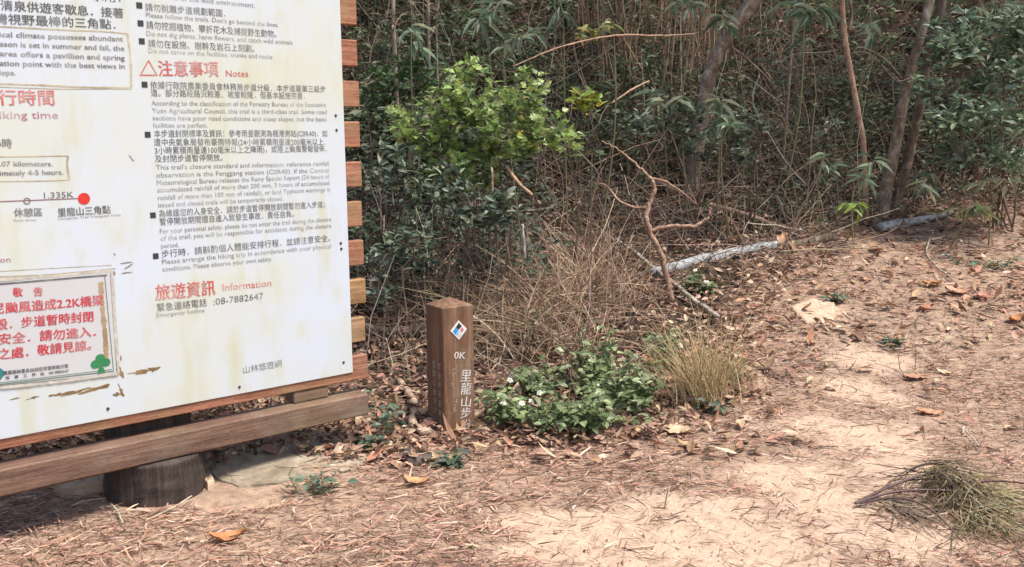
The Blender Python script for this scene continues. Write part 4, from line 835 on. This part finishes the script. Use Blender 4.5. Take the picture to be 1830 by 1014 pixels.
# ------------------------------------------------------------ dry grass
def grass(name, label, base, nb, hl, lean, spread, cols, wts, rad=(.0012, .0026), cat='grass', group=None, bias=(0, 0, 0), droop=.5, ribbon=False):
    base = np.asarray(base, float); n_ = nb; P = base+np.stack([rng.normal(0, spread[0], n_), rng.normal(0, spread[1], n_), np.zeros(n_)], 1); P[:, 2] = H(P[:, 0], P[:, 1])-.02
    d = nrm(np.stack([rng.normal(bias[0], lean, n_), rng.normal(bias[1], lean, n_), np.full(n_, 1.)+bias[2]], 1)); L_ = rng.uniform(*hl, n_)[:, None, None]; K = 7; tt = np.linspace(0, 1, K)[None, :, None]
    hz = d*np.array([1, 1, 0]); Q = P[:, None]+d[:, None]*L_*tt+L_*tt**2.2*(hz[:, None]*droop+rng.normal(0, .12, (n_, 1, 3))*[1, 1, .4]-np.array([0, 0, 1])*droop*rng.uniform(0, .9, (n_, 1, 1)))
    z = H(Q[..., 0], Q[..., 1]); Q[:, 1:, 2] = np.maximum(Q[:, 1:, 2], z[:, 1:]+.01)
    q = MB(); q.tubes(Q, rng.uniform(*rad, n_)[:, None]*np.linspace(1, .25, K)[None], 3, pal(n_, cols, wts, .25))
    return tag(q.build(name, M_straw, origin=base), label, cat, group)
ST = [(.50, .37, .20), (.58, .45, .26), (.38, .27, .15), (.42, .38, .18)]
grass('dry_grass_tuft', 'pale straw coloured grass tuft at the front right of the flowers', G(1258, 722), 280, (.22, .6), .30, (.075, .05), ST, [4, 4, 2, 1.5], (.0014, .0036), bias=(-.14, .1, 0), droop=.25)
grass('dry_grass_tuft', 'small greenish straw tuft right of the pale straw tuft', G(1305, 690), 130, (.15, .36), .28, (.05, .05), [(.36, .34, .17), (.46, .38, .2)], None)
BS = [(.46, .31, .22), (.56, .41, .30), (.32, .205, .145), (.64, .52, .38)]
for px, py, nb, lab, bi in [(1020, 560, 330, 'reddish straw heap in the middle behind the flowers', (-.25, -.25, 0)), (1085, 530, 260, 'matted straw heap under the forked fallen branch', (-.2, -.2, 0)), (960, 580, 280, 'brown matted straw heap nearest the milepost', (-.1, -.25, 0)), (1060, 470, 200, 'upright straw clump left of the forked branch', (-.1, -.1, .3)),
                            (900, 620, 200, 'dry grass standing right behind the milepost', (.05, -.1, .2)), (1010, 620, 180, 'straw clump just above the white flowered plants', (-.2, -.2, 0)), (760, 560, 130, 'thin dead grass between the board and the milepost', (-.2, -.1, 0)), (850, 545, 130, 'arching dead grass above the milepost top', (.2, -.2, 0))]:
    grass('straw_heap', lab, G(px, py), int(nb*.75), (.25, .7), .5, (.19, .15), BS, [4, 3, 3, 1.3], (.0022, .0055), 'dry grass', 'matted dry grass heaps behind the milepost', bi, .7)

# ------------------------------------------------------------ fallen sticks, branches, logs
def stick(name, label, pts, r, mat, cat='stick', group=None, lift=.02, y=None, col=(1, 1, 1), sides=8, forks=()):
    def mk(pts_, y_):
        if y_ is None: P = np.array([G(*p) for p in pts_])+[0, -.01, lift]
        else: P = np.array([at(*p, yy_) for p, yy_ in zip(pts_, np.linspace(*y_, len(pts_)))]); P[:, 2] = np.maximum(P[:, 2], H(P[:, 0], P[:, 1])+.01)
        return P
    P = mk(pts, y); o0 = ground(*P[0][:2])
    q, PP = trunk_mb(P, r, sides, len(label), .2 if max(r) < .03 else .1, col, .16 if max(r) < .03 else .02); 
    if not forks: return tag(q.build(name, mat, origin=o0, smooth=True), label, cat, group)
    o_ = thing(name, label, cat, o0, group); q.build('main_limb', mat, o_, o0, True)
    for fp, fr_, fy in forks:
        q, PP = trunk_mb(mk(fp, fy), fr_, sides, len(fp), .2, col, .16); q.build('side_limb', mat, o_, o0, True)
    return o_
ya = G(1200, 542)[1]
stick('forked_branch', 'peeled pinkish forked branch standing over the bleached log', [(1200, 545), (1193, 500), (1178, 450), (1160, 415), (1155, 385), (1165, 355), (1171, 338), (1162, 318), (1135, 292), (1105, 268), (1075, 252)], [.024, .022, .021, .020, .014, .012, .010, .007, .004], M_tan, 'branch', y=(ya, 7.0), col=(.9, .88, .88),
      forks=[([(1161, 415), (1180, 408), (1210, 404), (1240, 405), (1262, 392), (1268, 378), (1272, 364)], [.017, .016, .014, .013, .011], (ya+.33, ya+.35)),
             ([(1158, 372), (1130, 370), (1105, 358), (1085, 333), (1070, 328)], [.012, .009, .005], (ya+.45, ya+.6)),
             ([(1160, 318), (1190, 325), (1220, 345), (1245, 365)], [.008, .006, .004], (6.8, 7.0))])
stick('tan_stick', 'tan peeled stick pointing down right above the log', [(1268, 378), (1320, 393), (1382, 415)], [.032, .030, .026], M_tan, lift=.06)
stick('tan_stick', 'tan stick lying behind the bend of the forked branch', [(1095, 300), (1150, 327), (1195, 350), (1236, 366)], [.02, .022, .024, .022], M_tan, lift=.08)
stick('pale_stick', 'thin pale straight stick crossing down to the trail edge', [(1100, 437), (1165, 487), (1235, 545), (1280, 578)], [.013, .016, .017, .018], M_pale, lift=.05, col=(1, .9, .78))
stick('pale_stick', 'thin twig crossing the forked branch downward right', [(1164, 372), (1195, 420), (1229, 472)], [.007, .008, .007], M_pale, lift=.12, col=(.9, .75, .62))
stick('pale_stick', 'long thin brown stick lying left of the tan sticks', [(1080, 408), (1150, 402), (1180, 387), (1240, 370), (1285, 345)], [.006, .009, .010, .008], M_tan, lift=.10, col=(.6, .5, .48))
stick('fallen_log', 'bleached pale fallen log at the edge of the trail', [(1165, 493), (1200, 485), (1250, 471), (1300, 460), (1345, 450), (1388, 443)], [.040, .046, .050, .048, .045, .040], M_pale, 'log', lift=.02, sides=14, col=(.95, .98, 1.03))
stick('fallen_log', 'dark mossy broken log continuing right of the bleached log', [(1390, 446), (1440, 438), (1470, 432), (1492, 427)], [.035, .04, .042, .03], M_bark, 'log', lift=.02, sides=12, col=(.6, .6, .55))
stick('fallen_log', 'short white barked log piece near the right bank', [(1570, 415), (1600, 408), (1640, 402), (1700, 388)], [.045, .042, .035, .02], M_pale, 'log', lift=.04, sides=12, col=(1.1, 1.15, 1.15))
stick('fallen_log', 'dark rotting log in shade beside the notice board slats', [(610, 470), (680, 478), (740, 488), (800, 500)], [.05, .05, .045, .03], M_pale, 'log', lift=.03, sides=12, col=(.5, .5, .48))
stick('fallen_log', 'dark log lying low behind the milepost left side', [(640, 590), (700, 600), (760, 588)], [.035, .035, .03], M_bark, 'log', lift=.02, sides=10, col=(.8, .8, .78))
stick('crooked_root', 'crooked grey root lying left of the milepost foot', [(712, 688), (735, 715), (742, 745), (738, 765), (760, 780), (785, 786)], [.018, .022, .024, .022, .022, .015], M_bark, 'root', lift=.025, sides=10, col=(1.25, 1.15, 1.1))
stick('diagonal_stick', 'long pale diagonal stick above the green bush', [(915, 120), (985, 90), (1050, 72), (1110, 63), (1180, 64), (1240, 61)], [.004, .006, .007, .007, .006, .004], M_tan, y=(7.1, 7.6), col=(1.1, 1.1, 1.1))
stick('bowed_stick', 'bowed whitish stem curving down left of the sapling', [(1357, 135), (1346, 165), (1348, 195), (1365, 225), (1385, 260), (1412, 300), (1440, 330)], [.006, .008, .008, .008, .006, .005], M_pale, y=(8.7, 8.5), col=(.85, .78, .66))
stick('bowed_stick', 'thin arched twig left of the reddish sapling', [(1388, 130), (1400, 108), (1425, 96), (1470, 94), (1505, 88)], [.004, .005, .005, .003], M_pale, y=(8.9, 8.9), col=(.75, .66, .58))
stick('leaning_stick', 'tan stick leaning under the green bush', [(905, 298), (925, 325), (950, 348)], [.010, .012, .010], M_tan, y=(6.3, 6.0), col=(1, .95, .85))
stick('leaning_stick', 'grey upright snag in the dark left of the straw heaps', [(886, 445), (888, 410), (882, 375), (878, 300)], [.016, .015, .013, .008], M_bark, y=(6.0, 6.2), col=(.9, .8, .8))
stick('leaning_stick', 'short pale broken stake behind the milepost', [(938, 465), (936, 430), (933, 402)], [.010, .010, .009], M_pale, y=(6.1, 6.15), col=(.9, .88, .85))
stick('leaning_stick', 'tan stick slanting left from the top thicket to the sprig', [(1092, 185), (1130, 160), (1160, 145)], [.006, .008, .006], M_tan, y=(7.6, 7.9))
stick('leaning_stick', 'thin stick forking off the long diagonal stick', [(1112, 65), (1130, 95), (1148, 125)], [.004, .005, .004], M_tan, y=(7.5, 7.6), col=(.9, .85, .8))
stick('trail_twig', 'pale twig crossing the right hand litter', [(1660, 432), (1655, 460), (1675, 485), (1700, 505)], [.006, .007, .007, .005], M_pale, lift=.03, col=(1, .9, .75))
stick('trail_twig', 'thin grey upright twig beside the trail stone', [(1588, 600), (1586, 575), (1583, 545)], [.006, .006, .005], M_pale, y=(6.4, 6.45), col=(.85, .8, .75))
stick('trail_twig', 'long flat twig across the far right litter', [(1560, 432), (1640, 430), (1720, 440), (1800, 455)], [.004, .006, .006, .004], M_pale, lift=.03, col=(.8, .72, .65))
stick('trail_twig', 'short white twig in the litter below the right leaf heap', [(1712, 768), (1730, 780), (1748, 802)], [.004, .004, .003], M_pale, lift=.015, col=(1.2, 1.1, .95))
stick('trail_twig', 'pale bent straw on the ground below the footing', [(200, 905), (212, 918), (222, 940)], [.003, .004, .003], M_pale, lift=.015, col=(1.2, 1.1, .9))
stick('trail_twig', 'straw coloured stalk lying right of the footing', [(262, 938), (310, 915), (345, 893)], [.003, .004, .003], M_pale, lift=.02, col=(1.2, 1., .75))
stick('trail_twig', 'short pale stick alone on the sandy patch', [(1190, 905), (1193, 890), (1196, 872)], [.003, .003], M_pale, lift=.012, col=(1.3, 1.1, .85), sides=6)
stick('iron_peg', 'dark bent iron peg sticking out below the beam', [(446, 795), (455, 800), (458, 815)], [.008, .008, .007], plain('rusty_iron', (.06, .035, .025), .8), 'peg', y=(4.28, 4.24), sides=8)

# ------------------------------------------------------------ white flowered plants and seedlings
HG = [(.18, .23, .105), (.25, .31, .15), (.125, .165, .08), (.33, .40, .20)]
def herb(label, px, py, hgt, rad, nst, nfl, cols=HG, name='flowering_plant', cat='plant', group='white flowered plants in front of the straw', ln=(.022, .062), lpn=13):
    g = G(px, py); o_ = thing(name, label, cat, g, group); st = MB(); fo = MB(); tips = []
    d = rdir(nst, .35, 1)*np.array([1, .8, 1]); d[:, :2] *= rad/hgt*1.6*rng.uniform(.4, 1.5, (nst, 1)); L_ = hgt*rng.uniform(.55, 1.05, (nst, 1)); root = g+rng.normal(0, rad*.25, (nst, 3))*[1, 1, 0]
    K = 5; tt = np.linspace(0, 1, K)[None, :, None]; Q = root[:, None]+d[:, None]*L_[:, None]*tt+rng.normal(0, .012, (nst, K, 3)); Q[:, 0, 2] = g[2]-.02
    st.tubes(Q, np.linspace(.0035, .0015, K)[None], 3, (.13, .16, .06)); st.build('stem', M_twig, o_, g)
    i = np.repeat(np.arange(nst), lpn); m_ = len(i); tq = rng.uniform(.2, 1, m_); P = np.stack([np.array([np.interp(a, np.linspace(0, 1, K), Q[j, :, k]) for a, j in zip(tq, i)]) for k in range(3)], 1)
    dd = rdir(m_, -.3, .4); Lf = rng.uniform(*ln, m_); fo.leaves(OVATE, P+dd*.012, dd, np.tile([0, -.3, 1.], (m_, 1))+rng.normal(0, .25, (m_, 3)), Lf, Lf*rng.uniform(.5, .7, m_), pal(m_, cols, [4, 4, 3, 1.3][:len(cols)], .2)*rng.uniform(.7, 1.15), rng.uniform(.1, .4, m_)); fo.build('foliage', M_leaf, o_, g)
    for j in rng.choice(nst, min(nfl, nst), replace=False):
        c = Q[j, -1]+[0, -.015, .02]; q = MB(); k = 5; a = np.arange(k)*2*pi/k+rng.uniform(0, 1); fn = nrm(np.array([rng.normal(0, .4), -.6, .8])); A = nrm(np.cross(fn, [1, 0, 0])); B = np.cross(fn, A)
        dp = A*np.cos(a)[:, None]+B*np.sin(a)[:, None]; q.leaves(OBOV, np.repeat(c[None], k, 0), dp, np.repeat(fn[None], k, 0), .017, .013, np.tile((.80, .80, .76), (k, 1)), .1)
        an_ = np.arange(8)*2*pi/8; q.add(c+fn*.003+.0045*(A*np.cos(an_)[:, None]+B*np.sin(an_)[:, None]), [list(range(8))], (.6, .42, .05)); q.build('flower', M_petal, o_, g)
for a_ in [('leafy plant with white flowers touching the right of the milepost', 918, 752, .20, .16, 22, 4), ('low white flowered plant in the front middle of its patch', 985, 765, .22, .18, 20, 1), ('bushy green plant at the front right of the flower patch', 1055, 775, .28, .20, 26, 0),
           ('tall leafy plant at the back of the flower patch', 1075, 690, .42, .22, 24, 1), ('dark leafy plant beside the pale grass tuft', 1130, 735, .36, .18, 22, 0), ('leafy plant in the middle left of the flower patch', 965, 705, .26, .20, 20, 1),
           ('green plant against the left side of the pale grass', 1180, 640, .22, .14, 14, 1), ('small flowering plant on the near end of the bleached log', 1250, 525, .20, .15, 12, 3), ('sparse leafy stems behind the milepost top right', 955, 620, .24, .12, 10, 1), ('bright leafy plant low at the very front of the patch', 1100, 720, .22, .15, 18, 1)]: herb(*a_)
SG = [(.13, .19, .13), (.18, .24, .17), (.09, .14, .08)]
for a_ in [('grey green seedling on the ground right of the stone slab front', 560, 885, .16, .08, 6, 0), ('blue green seedling growing in the middle of the trail', 1500, 540, .16, .10, 5, 0), ('thin seedling at the left foot of the milepost', 690, 775, .24, .09, 7, 0), ('low green weeds beside the slab end', 660, 800, .08, .10, 9, 0),
           ('small bright weed in front of the milepost', 800, 832, .08, .05, 8, 0), ('pale leaved seedling on the straw above the milepost', 1000, 500, .15, .09, 6, 0), ('dull green weed at the right edge under the bank', 1780, 480, .12, .25, 12, 0), ('tiny weed under the dry twig on the right trail', 1595, 620, .10, .05, 5, 0),
           ('green weed at the foot of the pale grass', 1265, 735, .08, .10, 9, 0), ('small leafy weed left of the board end under the slats', 640, 480, .16, .12, 8, 0), ('pale weed beside the dark log by the slats', 700, 490, .14, .12, 8, 0)]:
    herb(*a_, cols=SG, name='seedling', group='small seedlings on the trail', ln=(.025, .06), lpn=7)

# ------------------------------------------------------------ fallen needle branch, bottom right
tip = G(1528, 906); nb = thing('needle_branch', 'fallen dry branch with a clump of olive brown needles', 'branch', tip)
q = MB()
for pts, r_ in [([(1528, 906), (1590, 893), (1650, 872), (1690, 850)], .007), ([(1528, 906), (1590, 905), (1650, 900), (1720, 885)], .006), ([(1535, 906), (1600, 915), (1660, 935), (1720, 975)], .005), ([(1560, 895), (1610, 870), (1660, 850), (1700, 842)], .004), ([(1690, 890), (1750, 885), (1830, 888), (1900, 892)], .006)]:
    P = smooth_path(np.array([G(*p) for p in pts])+[[0, 0, .015+.05*math.sin(pi*k/(len(pts)-1))] for k in range(len(pts))], 6); q.tubes(P, np.linspace(r_, r_*.6, len(P)), 5, pal(1, [(.17, .12, .11)])[0])
q.build('stalk', M_twig, nb, tip, True)
q = MB()
def needles(n, a_, b_, hz, cols, wts, jit, ln=(.12, .28)):
    A = G(*a_); B = G(*b_); base = A+rng.normal(0, 1, (n, 3))*[jit, jit, 0]; dv = nrm((B-A)[None]+rng.normal(0, .6, (n, 3))*np.linalg.norm(B-A)); dv[:, 2] = rng.uniform(.0, .4, n)
    L_ = rng.uniform(*ln, n)[:, None, None]; K = 6; tt = np.linspace(0, 1, K)[None, :, None]; base[:, 2] = H(base[:, 0], base[:, 1])+rng.uniform(.01, hz, n)
    Q = base[:, None]+dv[:, None]*L_*tt+np.array([0, 0, -1])*L_*tt**2*.5+rng.normal(0, .25, (n, 1, 3))*L_*tt**2; Q[..., 2] -= (Q[..., 2]-H(Q[..., 0], Q[..., 1]))*.45; Q[..., 2] = np.maximum(Q[..., 2], H(Q[..., 0], Q[..., 1])+.006)
    q.tubes(Q, rng.uniform(.0014, .0042, n)[:, None]*np.linspace(1, .35, K)[None], 3, pal(n, cols, wts, .35))
OL = [(.22, .16, .09), (.32, .25, .15), (.12, .09, .06), (.40, .33, .22), (.21, .20, .09)]; YG = [(.36, .32, .16), (.29, .26, .12), (.46, .40, .25)]
needles(110, (1690, 865), (1640, 915), .12, [(.17, .12, .08), (.25, .18, .12), (.11, .08, .06)], None, .06)
needles(210, (1712, 872), (1735, 945), .12, OL, None, .055); needles(170, (1735, 905), (1800, 985), .06, OL, None, .06, (.15, .32))
needles(80, (1760, 930), (1830, 975), .05, YG+OL, None, .05); needles(110, (1750, 885), (1830, 890), .04, YG+OL, None, .04, (.12, .25)); needles(120, (1690, 850), (1745, 850), .12, [(.30, .22, .15), (.2, .14, .09)], None, .04, (.08, .16))
needles(90, (1600, 905), (1680, 935), .03, [(.2, .14, .11), (.3, .22, .16)], None, .05)
q.build('needles', M_straw, nb, tip)
